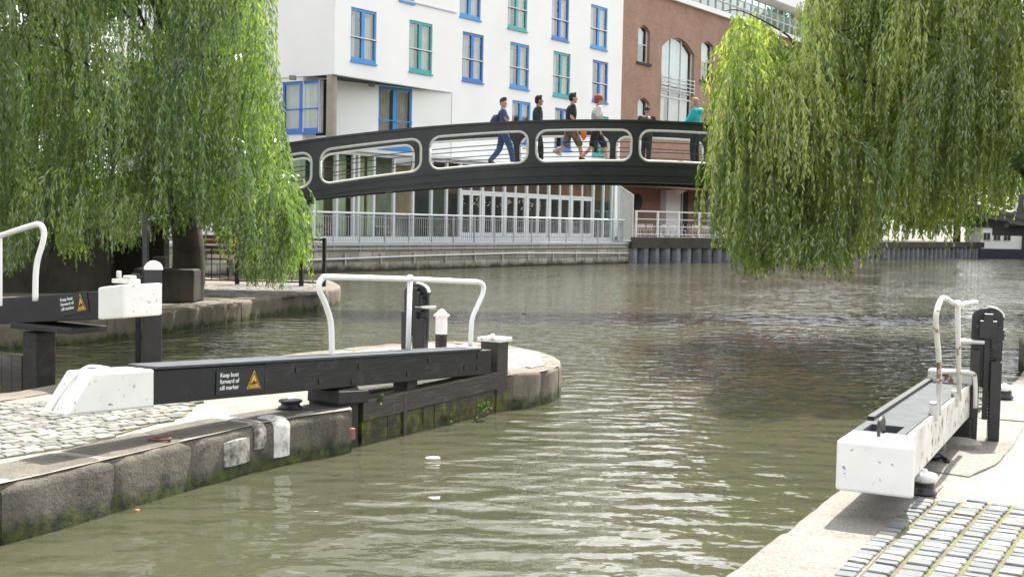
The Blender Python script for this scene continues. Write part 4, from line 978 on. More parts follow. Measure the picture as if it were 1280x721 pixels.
sign(t, q0, (q1-q0).normalized(), (Vector((0, 0, 1))-(q1-q0).normalized()*(q1-q0).normalized().z).normalized(), gn, (q1-q0).length, (q2-q0).length*.97, .056)
# posts and panels of the gate itself
def gp(Y, off=.0): return gl(Y)+gn*off
w = MB(); w.bar(gp(12.30, -.20)+UPV*-1.4, gp(12.30, -.20)+UPV*.17, .34, .40, gn); w.build('heel_post', M['timber'], t, bevel=.02)
w = MB(); w.bar(gp(12.52, -.15)+UPV*.06, gp(12.1, -.15)+UPV*.10, .42, .13); w.build('bearing_block', M['timber'], t, bevel=.01)
w = MB(); w.bar(gp(14.95, -.12)+UPV*-1.3, gp(14.95, -.12)+UPV*.42, .26, .26, gn); w.build('mitre_post', M['gate_wood'], t, bevel=.015)
w = MB(); w.box(gp(14.95, -.12)+UPV*.445, (.30, .34, .05), (gd, gn, UPV)); w.box(gp(14.8, -.05)+UPV*.48, (.05, .05, .04)); w.box(gp(15.02, -.2)+UPV*.48, (.05, .05, .04)); w.build('white_post_cap', M['chip_white'], t, bevel=.008)
w = MB(); w.bar(gp(12.5, -.10)+UPV*-.10, gp(14.86, -.10)+UPV*-.06, .22, .22); w.build('top_rail', M['gate_wood'], t, bevel=.012)
w = MB()
n = 12
for k in range(n):
    a = 12.52+(14.85-12.52)*k/n; b = 12.52+(14.85-12.52)*(k+1)/n-.004
    p, q = gp(a, -.02+random.uniform(-.006, .006)), gp(b, -.02+random.uniform(-.006, .006)); w.prism([p+UPV*-1.4, q+UPV*-1.4, q+UPV*-.17, p+UPV*-.17], -gn*.08)
w.build('gate_planks', M['gate_wood'], t)
w = MB(); w.bar(gp(13.15, .005)+UPV*-1.2, gp(13.15, .005)+UPV*-.0, .05, .02, gn); w.build('iron_strap', plain('rusty_iron', (.07, .055, .045), .8, .4, 12), t)
w = MB(); w.bar(gp(13.35, -.16)+UPV*-.1, gp(13.35, -.16)+UPV*.14, .20, .20, gn); w.build('upright', M['timber'], t, bevel=.01)
# handrail of the middle gate
def hr(pts, Ys): return [P(x, y, Y) for (x, y), Y in zip(pts, Ys)]
w = MB(); path = [(415, 447), (414.5, 420), (413, 400), (406, 378), (399.5, 364), (399, 354), (404, 347.5), (413, 346.3), (513, 349), (585, 352), (598, 352.8), (604, 357), (603.5, 367), (598, 380), (591, 396), (589, 410), (588, 433)]
xs_ = [p_[0] for p_ in path]; Ys = [float(np.interp(x, [398, 415, 513, 590, 606], [12.25, 12.4, 13.6, 14.75, 14.9])) for x in xs_]
w.tube(smoothpath(hr(path, Ys), 4), .030, 10); w.build('handrail', M['clean_white'], t, smooth=True)
w = MB(); w.tube([P(510, 444, 13.6), P(512.5, 349, 13.6)], .030, 10); w.ball(P(512.5, 348, 13.6), .045, 10); w.build('handrail_post', M['clean_white'], t, smooth=True)
# weeds on the gate
def weed(px, py, Y, n, h, label, cat='weed'):
    t = thing('weed', label, cat, P(px, py, Y)); w = MB()
    for k in range(n):
        a = random.uniform(0, 6.3); l_ = random.uniform(.4, 1)*h; b0_ = Vector((0, 0, 0)); tip_ = Vector((math.cos(a)*l_*.45, math.sin(a)*l_*.45-.05, random.uniform(-.9, .6)*l_))
        for j in range(5):
            c = b0_.lerp(tip_, (j+1)/5)+Vector((random.uniform(-.02, .02),)*3); d = Vector((random.uniform(-1, 1), random.uniform(-1, 1), random.uniform(-.7, .5))).normalized()*random.uniform(.025, .045); s_ = d.cross(Vector((random.random(), random.random(), 1))).normalized()*.012
            w.raw([c, c+d*.5+s_, c+d, c+d*.5-s_], [[0, 1, 2, 3]])
    w.build('leaves', M['weed'], t, local=True)
weed(604, 508, 14.25, 26, .22, 'bright green weed growing from the middle lock gate near its far post')
weed(563, 520, 13.9, 8, .10, 'small green tuft low on the planks of the middle lock gate')
weed(475, 496, 12.75, 6, .10, 'small green sprig between the black heel post and the island stone')
# ------------------------------------------------------------------ paddle gears
def paddle_gear(label, base, fx, H, W_, rack_up=0, spindle=1, white=True, D_=.16):
    """upright iron stand: two legs, casing with rounded head, rack, pinion and spindle; fx = direction of its face normal"""
    t = thing('paddle_gear', label, 'paddle gear', base); X = Vector((-fx.y, fx.x, 0)); ax = (X, fx, UPV); b = Vector(base)
    w = MB(); w.box(b+X*(-W_*.36)+UPV*H*.34, (W_*.26, D_*.9, H*.68), ax); w.box(b+X*(W_*.30)+UPV*H*.30, (W_*.36, D_*.9, H*.6), ax); w.build('stand_post', M['black_iron'], t, bevel=.008)
    w = MB(); pr = [(-W_*.5, H*.42), (W_*.5, H*.34), (W_*.5, H-W_*.32)]
    for k in range(9): a = k*math.pi/8; pr.append((W_*.5*math.cos(a), H-W_*.32+W_*.32*math.sin(a)))
    pr.append((-W_*.5, H-W_*.32)); w.prism([b+X*x+UPV*z-fx*D_*.45 for x, z in pr], fx*D_*.35); w.build('casing_plate', M['black_iron'], t, bevel=.006)
    if white:
        w = MB(); aa = [(W_*.51*math.cos(k*math.pi/10), H-W_*.32+W_*.34*math.sin(k*math.pi/10)) for k in range(0, 6)]
        for p, q in zip(aa, aa[1:]): w.bar(b+X*p[0]+UPV*(p[1]+.006)-fx*D_*.28, b+X*q[0]+UPV*(q[1]+.006)-fx*D_*.28, D_*.42, .014)
        w.build('white_cap_edge', M['clean_white'], t)
    w = MB(); w.box(b+UPV*(H*.55+rack_up/2)+fx*.01, (.045, .04, H*.80+rack_up), ax)
    z = H*.17
    while z < H*.94+rack_up: w.box(b+X*.035+UPV*z+fx*.01, (.03, .04, .014), ax); z += .03
    w.build('rack', M['black_iron'], t)
    w = MB()
    for z, r_ in ((H*.80, .065), (H*.72, .045)): w.tube([b+X*.075+UPV*z-fx*.02, b+X*.075+UPV*z+fx*.07], r_, 14)
    for k in range(12): a = k*math.pi/6; w.box(b+X*.075+UPV*H*.80+fx*.03+X*.068*math.cos(a)+UPV*.068*math.sin(a), (.016, .07, .016), ax)
    w.build('pinion', M['black_iron'], t)
    w = MB(); w.box(b+UPV*H*.84+fx*.06, (W_*.55, .05, .16), ax); w.box(b+UPV*H*.93+fx*.05, (W_*.3, .05, .07), ax); w.build('bracket', M['black_iron'], t, bevel=.006)
    w = MB(); w.tube([b+UPV*H*.74+fx*.05+X*spindle*W_*.1, b+UPV*H*.74+fx*.05+X*spindle*W_*.95], .022, 8); w.build('spindle', M['steel'], t)
    for q in (-1, 1):
        for hh in (.86, .6): w = MB(); w.tube([b+X*q*W_*.34+UPV*H*hh-fx*.02, b+X*q*W_*.34+UPV*H*hh+fx*.07], .02, 8); w.build('bolt', M['black_iron'], t)
    return t
paddle_gear('black paddle gear behind the middle balance beam, beside the black and white bollard', P(518, 455, 15.3)*1.0+Vector((0, 0, -P(518, 455, 15.3).z)), Vector((-.35, -.94, 0)), 1.10, .33, spindle=1)
gb = G(1229, 548)
paddle_gear('tall black paddle gear with toothed rack at the end of the right balance beam', gb, Vector((-.30, -.954, 0)), 1.21, .27, spindle=-1, D_=.20)
# bollards
def mooring(label, p, r_, h, dark, light, mats):
    t = thing('mooring_bollard', label, 'mooring bollard', p)
    w = MB(); w.lathe([(r_*1.05, 0), (r_*1.08, h*.08), (r_*.86, h*.22), (r_*.80, h*.5), (r_*.9, h*.56)], p, 24); w.build('base', mats[0], t, smooth=True)
    w = MB(); w.lathe([(r_*.82, h*.56), (r_*1.0, h*.66), (r_*1.06, h*.80), (r_*.98, h*.93), (r_*.6, h)], p, 24); w.build('cap', mats[1], t, smooth=True)
    w = MB(); w.lathe([(r_*.22, h*.9), (r_*.22, h*1.12), (r_*.1, h*1.16)], p, 10); w.build('top_bolt', mats[1] if mats[1] != M['black_iron'] else M['chip_white'], t)
mooring('low squat black mooring bollard on the coping in front of the middle balance beam', G(363, 509), .115, .085, 0, 0, (M['black_iron'], M['black_iron']))
mooring('small mooring bollard with a white mushroom cap on a black foot beside the setts', G(1155, 617), .085, .16, 0, 0, (M['black_iron'], M['chip_white']))
mooring('white topped mooring bollard beyond the right paddle gear near the picture edge', G(1255, 497), .10, .15, 0, 0, (M['black_iron'], M['chip_white']))
q = G(551, 451); t = thing('bollard', 'upright round bollard, black below and white above with a domed white cap', 'bollard', q); h_ = .70
w = MB(); w.lathe([(.080, 0), (.080, h_*.53)], q, 24); w.build('black_base', M['black_iron'], t, smooth=False)
w = MB(); w.lathe([(.081, h_*.53), (.081, h_*.86)], q, 24); w.build('white_band', M['clean_white'], t)
w = MB(); w.lathe([(.085, h_*.86), (.112, h_*.885), (.112, h_*.905), (.07, h_*.94), (.045, h_*.99), (.02, h_*1.01)], q, 24); w.build('cap', M['clean_white'], t, smooth=True)
# ------------------------------------------------------------------ gate on the left (other chamber)
sd_ = Vector((.85, -.52, 0)).normalized(); pn = Vector((.52, .85, 0)).normalized()       # beam direction towards its tip; across, away from us
c0 = Vector((-4.28, 13.2, 0)); ztb, ztt = .775, 1.14
t = thing('lock_gate', 'lock gate at the left edge, its raised black balance beam ending in squared white', 'lock gate', Vector((-5.7, 14.3, 0)))
def r2(tt, z0, z1, wd=.56, o=0): p = c0-sd_*tt; return [p-pn*o+UPV*z0, p+pn*(wd+o)+UPV*z0, p+pn*(wd+o)+UPV*z1, p-pn*o+UPV*z1]
w = MB(); loft(w, [r2(.36, .735, 1.055, .45), r2(1.2, .66, .975, .42), r2(4.5, .35, .66, .42)]); w.build('balance_beam', M['tar'], t, bevel=.01)
w = MB(); loft(w, [r2(0, ztb, ztt), r2(.34, .735, 1.10, .46, .004), r2(.42, .728, 1.085, .45, .004)]); w.build('white_beam_end', M['chip_white'], t, bevel=.02, seg=3)
F2 = Fac((c0.x, c0.y), (sd_.x, sd_.y)); F2.n = -pn
def ob2(px, py): s, z = F2.pix(px, py); return F2.pt(s, 0, z)
q0, q1, q2 = ob2(76, 396), ob2(112, 389.5), ob2(76, 368)
X_ = (q1-q0).normalized(); Z_ = (UPV-X_*X_.z).normalized(); sign(t, q0, X_, Z_, -pn, (q1-q0).length, (q2-q0).length*.95, .052)
w = MB(); b_ = c0-sd_*1.7+pn*.2; w.bar(b_+UPV*-1.2, b_+UPV*.50, .27, .27, pn); w.build('heel_post', M['timber'], t, bevel=.02)
w = MB(); w.box(c0-sd_*1.35+pn*.2+UPV*.575, (1.1, .5, .07), (sd_, pn, UPV)); w.build('bearing_plate', M['timber'], t, bevel=.008)
w = MB(); w.tube(smoothpath([P(44, 376, 13.7), P(44.5, 345, 13.7), P(47, 325, 13.7), P(53, 305, 13.7), P(55, 290, 13.7), P(50, 281, 13.7), P(40, 282, 13.75), P(0, 295, 14.1), P(-60, 315, 14.8), P(-75, 330, 15), P(-72, 380, 15)], 4), .032, 10); w.build('handrail', M['clean_white'], t, smooth=True)
w = MB(); w.tube([P(0, 296, 14.1), P(0, 382, 14.1)], .028, 8); w.build('handrail_post', M['clean_white'], t)
w = MB(); 
for k in range(14): w.prism([c0-sd_*(1.9+k*.19)+UPV*-1.3+pn*.1, c0-sd_*(2.08+k*.19)+UPV*-1.3+pn*.1, c0-sd_*(2.08+k*.19)+UPV*(.2)+pn*.1, c0-sd_*(1.9+k*.19)+UPV*(.2)+pn*.1], pn*.1)
w.build('gate_planks', M['gate_wood'], t)
w = MB(); w.lathe([(.05, .97), (.13, 1.0), (.13, 1.05)], c0-sd_*.2+pn*.2+UPV*.05, 12); p_ = c0-sd_*.25+pn*.25+UPV*1.17
w = MB(); w.box(p_+UPV*-.01, (.30, .16, .05), (sd_, pn, UPV)); w.box(p_+UPV*.03+sd_*.06, (.12, .10, .05), (sd_, pn, UPV)); w.tube([p_-sd_*.12+UPV*.02, p_-sd_*.12+UPV*.10], .03, 8); w.build('collar_fitting', M['rust_white'], t, bevel=.01)
# paddle gear with raised rack standing by the left gate
gq = G(190, 457); t = thing('paddle_gear', 'black paddle post with its long toothed rack raised, behind the left white beam end', 'paddle gear', gq)
fx = Vector((.27, -.96, 0)).normalized(); X = Vector((-fx.y, fx.x, 0)); ax_ = (X, fx, UPV)
w = MB(); w.box(gq+UPV*.5, (.235, .22, 1.1), ax_); w.build('stand_post', M['black_iron'], t, bevel=.012)
w = MB(); w.box(gq-X*.17+UPV*.45-fx*.06, (.07, .06, 1.0), ax_); w.build('side_post', M['timber'], t, bevel=.006)
w = MB(); s_ = .12; pr = [(-.10, 1.02), (.115, 1.02), (.115, 1.22)]+[(.0+.115*math.cos(k*math.pi/8), 1.22+.10*math.sin(k*math.pi/8)) for k in range(1, 8)]+[(-.10, 1.22)]
w.prism([gq+X*x+UPV*z-fx*.10 for x, z in pr], fx*.22); w.build('gear_casing', M['black_iron'], t, bevel=.008)
w = MB(); aa = [(.01+.118*math.cos(k*math.pi/8), 1.225+.108*math.sin(k*math.pi/8)) for k in range(0, 8)]
w.prism([gq+X*x+UPV*z-fx*.115 for x, z in aa+[(-.10, 1.225)]], fx*.25)
w.build('white_cap_edge', M['clean_white'], t)
w = MB(); rx_ = -.09; w.box(gq+X*rx_+UPV*1.45+fx*.02, (.05, .05, 1.0), ax_); z = 1.1
while z < 1.94: w.box(gq+X*(rx_+.034)+UPV*z+fx*.02, (.03, .045, .015), ax_); w.box(gq+X*(rx_-.03)+UPV*z+fx*.02, (.012, .045, .015), ax_); z += .032
w.build('rack', M['black_iron'], t)
w = MB(); w.tube([gq-X*.12+UPV*1.12+fx*.03, gq-X*.24+UPV*1.12+fx*.03], .03, 8); w.box(gq-X*.2+UPV*1.14, (.1, .1, .06), ax_); w.build('spindle', M['black_iron'], t)
# ------------------------------------------------------------------ right balance beam
t = thing('lock_gate', 'near right lock gate with a broad white beam end, rusty white sides, short handrail', 'lock gate', Vector((4.0, 11.4, 0)))
A0, A1 = G(1043.5, 612, .18), G(1141, 616, .18)
rd = Vector((.468, .884, 0)).normalized(); rn = Vector((rd.y, -rd.x, 0)); A0 = Vector((A0.x, A0.y, 0)); wd = (Vector((A1.x, A1.y, 0))-A0).length; BW = .35
def rr(tt, z0=.18, z1=.515, wl=0.0, wr=None, e=0): p = A0+rd*tt; wr = wd if wr is None else wr; a, b = p+rn*(wl-e), p+rn*(wr+e); return [a+UPV*(z0-e), b+UPV*(z0-e), b+UPV*(z1+e), a+UPV*(z1+e)]
w = MB(); loft(w, [rr(0), rr(.3, wr=wd-.06), rr(.46, wr=wd-.10)]); w.build('white_beam_end', M['chip_white'], t, bevel=.02, seg=3)
Lb = 3.75
# body with a rectangular hole in the top just behind the white end
bd = MB(); z1 = .51
for (ta, tb_, la, lb) in ((.46, .52, 0, BW), (.52, .84, .0, .06), (.52, .84, BW-.06, BW), (.84, Lb, 0, BW)):
    ra, rb2 = rr(ta, .19, z1, la, lb), rr(tb_, .19, z1, la, lb)
    loft(bd, [ra, rb2])
bd.prism([v for v in rr(.52, .19, .26, .06, BW-.06)[:2]+rr(.84, .19, .26, .06, BW-.06)[:2][::-1]], UPV*.10)
bd.build('balance_beam', M['beamtop'], t)
w = MB(); loft(w, [rr(.47, .17, .50, BW+.002, BW+.055), rr(.8, .17, .50, BW+.002, BW+.03), rr(Lb, .21, .50, BW+.002, BW+.025)]); w.build('side_panel', M['rust_white'], t)
w = MB(); w.bar(A0+rd*1.0+rn*.02+UPV*.525, A0+rd*Lb+rn*.02+UPV*.525, .05, .03); w.build('edge_strip', M['tar'], t)
w = MB(); c = A0+rd*.40+rn*(wd*.42)+UPV*.515; w.tube(smoothpath([c-rd*.10, c-rd*.09+UPV*.08, c-rd*.03+UPV*.11, c+rd*.05+UPV*.10, c+rd*.08+UPV*.0], 4), .014, 8); w.build('lifting_staple', M['black_iron'], t, smooth=True)
w = MB(); w.bar(A0+rd*(Lb+.02)+rn*.0+UPV*.56, A0+rd*(Lb+.02)+rn*(BW+.04)+UPV*.56, .18, .12); w.build('white_end_block', M['rust_white'], t, bevel=.01)
w = MB(); w.bar(A0+rd*Lb+rn*.25+UPV*-1.3, A0+rd*Lb+rn*.25+UPV*.2, .32, .32, rd); w.build('heel_post', M['timber'], t, bevel=.02)
def rail_at(px, py, tt, o=.05): F_ = Fac((A0+rn*(BW+o)).to_2d(), (rd.x, rd.y)); s, z = F_.pix(px, py); return F_.pt(s, 0, z)
rp = [rail_at(x, y, 0) for x, y in ((1173.5, 518), (1174, 470), (1173, 440), (1170.5, 415), (1170, 396))]
top0 = rp[-1]; e1 = rail_at(1196, 381, 0); e2_ = rail_at(1220, 377.5, 0)
w = MB(); w.tube(smoothpath(rp+[top0+(e1-top0)*.12+UPV*.09, top0+(e1-top0)*.35+UPV*.11, e1+UPV*.0, e1.lerp(e2_, .5), e2_], 4), .021, 10); w.build('handrail', M['rust_white'], t, smooth=True)
w = MB(); w.tube([rail_at(1199, 500, 0), rail_at(1197, 379, 0)], .021, 10); w.ball(rail_at(1197, 379, 0), .030, 10); w.build('handrail_post', M['rust_white'], t, smooth=True)
for x, y in ((1173, 514), (1199, 498)):
    w = MB(); w.box(rail_at(x, y, 0)-rn*.03, (.08, .07, .14), (rd, rn, UPV)); w.build('rail_socket', M['rust_white'], t, bevel=.008)
w = MB(); a = A0+rd*(Lb-.1)+rn*(BW+.02); w.tube(smoothpath([a+UPV*.60-rn*.3, a+UPV*.62, a+rn*.05+UPV*.55, a+rn*.06+UPV*.30], 4), .02, 8); w.build('bracket_bar', M['rust_white'], t, smooth=True)
# rope/chain lump in the recess
t = thing('dark_rope', 'coil of dark rope and collar iron in the gate recess beneath the right beam', 'rope', G(1160, 580))
w = MB(); c = G(1165, 574, .0)+Vector((-.05, .0, .0)); pts = []
for k in range(60): a = k*.5; pts.append(c+Vector((.13*math.cos(a)+random.uniform(-.012, .012), .10*math.sin(a), .02+k*.0022)))
pts += [G(1180, 572, .03), G(1184, 576, .02)]
w.tube(smoothpath(pts, 2), .022, 8); w.build('coil', M['black_iron'], t, smooth=True)
st = MB(); c = G(1203, 556); st.stack([(c.x, c.y, -.04, .17, .20), (c.x, c.y, .03, .16, .19), (c.x, c.y, .05, .12, .15)], 14); o = st.build('broken_stone_edge', M['concrete'], None); struct(o)
# ------------------------------------------------------------------ cill marks on the island stone: white paint, a numeral stripe
CF = None
def face_patch(name, quad, mat):
    """quad of photo pixels on the island front face; laid on the coping front, 6 mm proud"""
    out = []
    for x, y in quad:
        best = None
        for a, b in zip(front, front[1:]):
            F_ = Fac((a.x, a.y), ((b-a).x, (b-a).y)); s, z = F_.pix(x, y)
            if -1e-3 <= s <= (b-a).length+1e-3: best = F_.pt(s, .052, z)
        if best is None: return
        out.append(best)
    w = MB(); w.prism(out, Vector((-.01, .006, 0))*.3); return struct(w.build(name, mat))
def patchmat(name, c, c2, th):
    a = N(name); p = a.pos(); f = a.math('ADD', a.math('MULTIPLY', a.noise(p, 7, 6, .7), .65), a.math('MULTIPLY', a.noise(p, 30, 5, .7), .35)); a.col(a.ramp(f, [(th-.08, c2), (th+.08, c)])); a.set(Roughness=.8); a.bump(f, .6, .01); return a.m
fm = patchmat('faded_white_marking', (.42, .41, .37), (.085, .075, .06), .50); fm2 = patchmat('white_marking', (.62, .61, .57), (.10, .09, .075), .43)
def along_front(x0, x1):
    out = []
    for a, b in zip(front, front[1:]):
        for k in range(40):
            p = a.lerp(b, k/40); px = 640+p.x/p.y*FPX
            if x0 <= px <= x1: out.append(p)
    return out
coping('cill_marking', along_front(340, 363), 1, .20, .012, -.36, fm2, (5, 6), bev=.09, proud=.046, jit=0)
coping('cill_marking', along_front(277, 311), 1, .10, -.10, -.33, fm, (5, 6), bev=.01, proud=.046, jit=0)
coping('cill_marking', along_front(315, 333), 1, .30, .012, -.24, fm, (5, 6), bev=.09, proud=.046, jit=0)
w = MB(); c = G(200, 548, .02); w.tube([c+Vector((.09*math.cos(k*math.pi/10), .06*math.sin(k*math.pi/10), .0)) for k in range(21)], .012, 8); tag(w.build('mooring_ring', plain('rust', (.13, .06, .035), .8, .3, 14), None, smooth=True), 'rusty iron mooring ring lying on the dark island coping', 'ring')
w = MB(); w.box(G(441, 528, .0)+Vector((0, -.03, -.10)), (.055, .04, .11), (gd, gn, UPV)); o = w.build('rust_block', plain('rusty_bracket', (.22, .11, .07), .8, .3, 14), None, bevel=.01); tag(o, 'rusty square iron bracket at the end of the island wall by the gate post', 'bracket')
# floating litter
w = MB(); c = G(541, 573, WZ); w.stack([(c.x, c.y, WZ-.01, .07, .04), (c.x, c.y, WZ+.012, .075, .045), (c.x+.02, c.y, WZ+.02, .04, .02)], 10); tag(w.build('litter', M['chip_white'], None), 'scrap of white foam floating on the water before the middle gate', 'litter')
w = MB(); c = G(873, 698, WZ); w.stack([(c.x, c.y, WZ-.005, .03, .018), (c.x, c.y, WZ+.006, .03, .018)], 8); tag(w.build('litter', M['sign_white'], None), 'tiny pale leaf floating near the bottom of the picture', 'litter')
w = MB(); c = G(172, 638, WZ); w.stack([(c.x, c.y, WZ-.005, .02, .015), (c.x, c.y, WZ+.01, .02, .015)], 8); tag(w.build('litter', plain('orange_peel', (.6, .25, .1), .6, .1, 5), None), 'small orange scrap floating close to the mossy island wall', 'litter')
for k, (x, y) in enumerate(((561, 347), (602, 372), (655, 392), (736, 361), (742, 442), (808, 472), (860, 377), (655, 612), (930, 352), (395, 640))):
    c = G(x, y, WZ); s_ = c.y/22; w = MB(); w.stack([(c.x, c.y, WZ-.004, .045*s_, .03*s_), (c.x, c.y, WZ+.008, .04*s_, .028*s_)], 7)
    tag(w.build('floating_leaf', M['setts_buff'], None), 'tiny pale leaf floating alone on the open canal', 'leaf', 'pale leaves floating on the canal')
# ------------------------------------------------------------------ towpath furniture
def iron_railing(label, a, b, h):
    t = thing('towpath_railing', label, 'railing', a); a = Vector(a); b = Vector(b); L = (b-a).length; d = (b-a)/L
    for k in (0, 1): w = MB(); p = a.lerp(b, k); w.bar(p, p+UPV*h, .09, .09, d); w.build('post', M['black_iron'], t)
    w = MB(); w.bar(a+UPV*(h-.05), b+UPV*(h-.05), .06, .05); w.build('top_rail', M['black_iron'], t); w = MB(); w.bar(a+UPV*.12, b+UPV*.12, .04, .04); w.build('bottom_rail', M['black_iron'], t)
    n = max(2, int(L/.24)); w = MB()
    for k in range(1, n): w.bar(a.lerp(b, k/n)+UPV*.12, a.lerp(b, k/n)+UPV*(h-.08), .022, .022, d)
    for k in range(n):
        c = a.lerp(b, (k+.5)/n); 
        w.tube([c+d*(-L/n/2)+UPV*(h-.10), c+UPV*(h-.24)], .010, 5); w.tube([c+d*(L/n/2)+UPV*(h-.10), c+UPV*(h-.24)], .010, 5)
    w.build('bars', M['black_iron'], t)
iron_railing('black iron railing panel at the towpath corner beside the hanging willow', G(377, 358), G(405, 359), 1.38)
iron_railing('black iron railing panel mostly hidden behind the hanging willow', G(297, 356), G(376, 358), 1.30)
iron_railing('black iron railing panel left of the hanging willow strands near the trunk', G(254, 355), G(296, 356), 1.10)
t = thing('bench', 'dark red slatted bench glimpsed beyond the towpath railing', 'bench', G(268, 348))
p = G(268, 345); 
w = MB()
for k in range(3): w.box(p+Vector((0, .15*k, .55)), (1.1, .12, .05))
w.build('seat', plain('dark_red_wood', (.14, .035, .025), .7, .2, 6), t)
w = MB()
for k in range(4): w.box(p+Vector((0, .45, .75+.17*k)), (1.1, .05, .12))
w.build('backrest', plain('dark_red_wood2', (.14, .035, .025), .7, .2, 6), t)
for x in (-.45, .45): w = MB(); w.box(p+Vector((x, .2, .26)), (.08, .5, .52)); w.build('leg', M['black_iron'], t)
q = G(211, 377); o = MB().box(q+Vector((-.1, .3, .36)), (1.35, .75, .74)).build('stone_block', M['darkstone'], None, bevel=.04); tag(o, 'big rough stone block on the towpath behind the left paddle post', 'stone block')
o = MB().box(G(195, 372)+Vector((-.25, 1.2, .45)), (.3, .25, .95)).build('marker_stone', M['darkstone'], None, bevel=.03); tag(o, 'small upright stone post behind the white beam end at left', 'stone post')
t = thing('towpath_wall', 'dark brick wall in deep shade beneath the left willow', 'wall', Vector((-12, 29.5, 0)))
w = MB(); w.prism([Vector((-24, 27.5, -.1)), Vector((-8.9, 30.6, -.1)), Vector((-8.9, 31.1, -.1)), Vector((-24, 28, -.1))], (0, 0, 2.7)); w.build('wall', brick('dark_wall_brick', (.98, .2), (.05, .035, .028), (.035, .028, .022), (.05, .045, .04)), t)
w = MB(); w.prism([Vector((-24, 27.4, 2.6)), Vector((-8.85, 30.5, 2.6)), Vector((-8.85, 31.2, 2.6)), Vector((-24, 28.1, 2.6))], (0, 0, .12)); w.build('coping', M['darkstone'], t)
# houseboat
hb = G(1222, 322.5, WZ); t = thing('houseboat', 'white houseboat with a dark hull and small square windows at the right edge', 'boat', hb)
F_ = Fac((hb.x, hb.y), (1, .12)); ax_ = (F_.d, F_.n, UPV)
w = MB(); hp_ = [(-.6, 1.2), (.2, 0), (12, -.2), (13.5, 2), (12, 3.6), (0, 3.4)]
w.prism([F_.pt(x, -y, WZ-.3) for x, y in hp_], UPV*1.15); w.build('hull', plain('navy_hull', (.035, .04, .06), .5, .2, 2), t)
w = MB(); w.box(F_.pt(6.3, -1.8, WZ+1.85), (11.8, 3.0, 2.0), ax_); w.build('cabin', M['white_render'], t, bevel=.05)
w = MB(); w.box(F_.pt(6.3, -1.8, WZ+2.9), (12.1, 3.3, .12), ax_); w.build('roof', M['grey_metal'], t)
for k in range(3):
    x = .95+k*1.0; w = MB(); w.box(F_.pt(x, -.29, WZ+2.0), (.8, .06, .8), ax_); o = w.build('window', M['bridge_white'], t)
    w = MB()
    for q in (-.17, .17): w.box(F_.pt(x+q, -.25, WZ+2.0), (.28, .04, .66), ax_)
    w.build('pane', M['interior'], o)
w = MB(); w.box(F_.pt(4.6, -.15, WZ+1.4), (.4, .2, 1.9), ax_); w.build('dark_panel', plain('navy_panel', (.035, .04, .06), .5, .2, 2), t)
# ================================================================== trees
def mesh_leaves(name, C, D, S, tint, mat, root, extra=None):
    """C base point, D long vector, S half-width vector (n,3 each): one leaf-shaped quad per entry"""
    n = len(C); v = np.empty((n, 4, 3), np.float32)
    v[:, 0] = C; v[:, 1] = C+D*.45+S; v[:, 2] = C+D; v[:, 3] = C+D*.45-S
    v = v.reshape(-1, 3)
    me = bpy.data.meshes.new(name); me.vertices.add(len(v)); me.vertices.foreach_set('co', v.ravel())
    me.loops.add(4*n); me.loops.foreach_set('vertex_index', np.arange(4*n, dtype=np.int32))
    me.polygons.add(n); me.polygons.foreach_set('loop_start', np.arange(0, 4*n, 4, dtype=np.int32)); me.polygons.foreach_set('loop_total', np.full(n, 4, np.int32))
    at = me.attributes.new('tint', 'FLOAT', 'FACE'); at.data.foreach_set('value', tint.astype(np.float32))
    me.update(calc_edges=True); me.validate(); me.materials.append(mat)
    o = bpy.data.objects.new(name, me); COL.objects.link(o)
    if root: o.parent = root
    return o
def norm(a): return a/np.maximum(1e-6, np.linalg.norm(a, axis=-1, keepdims=True))
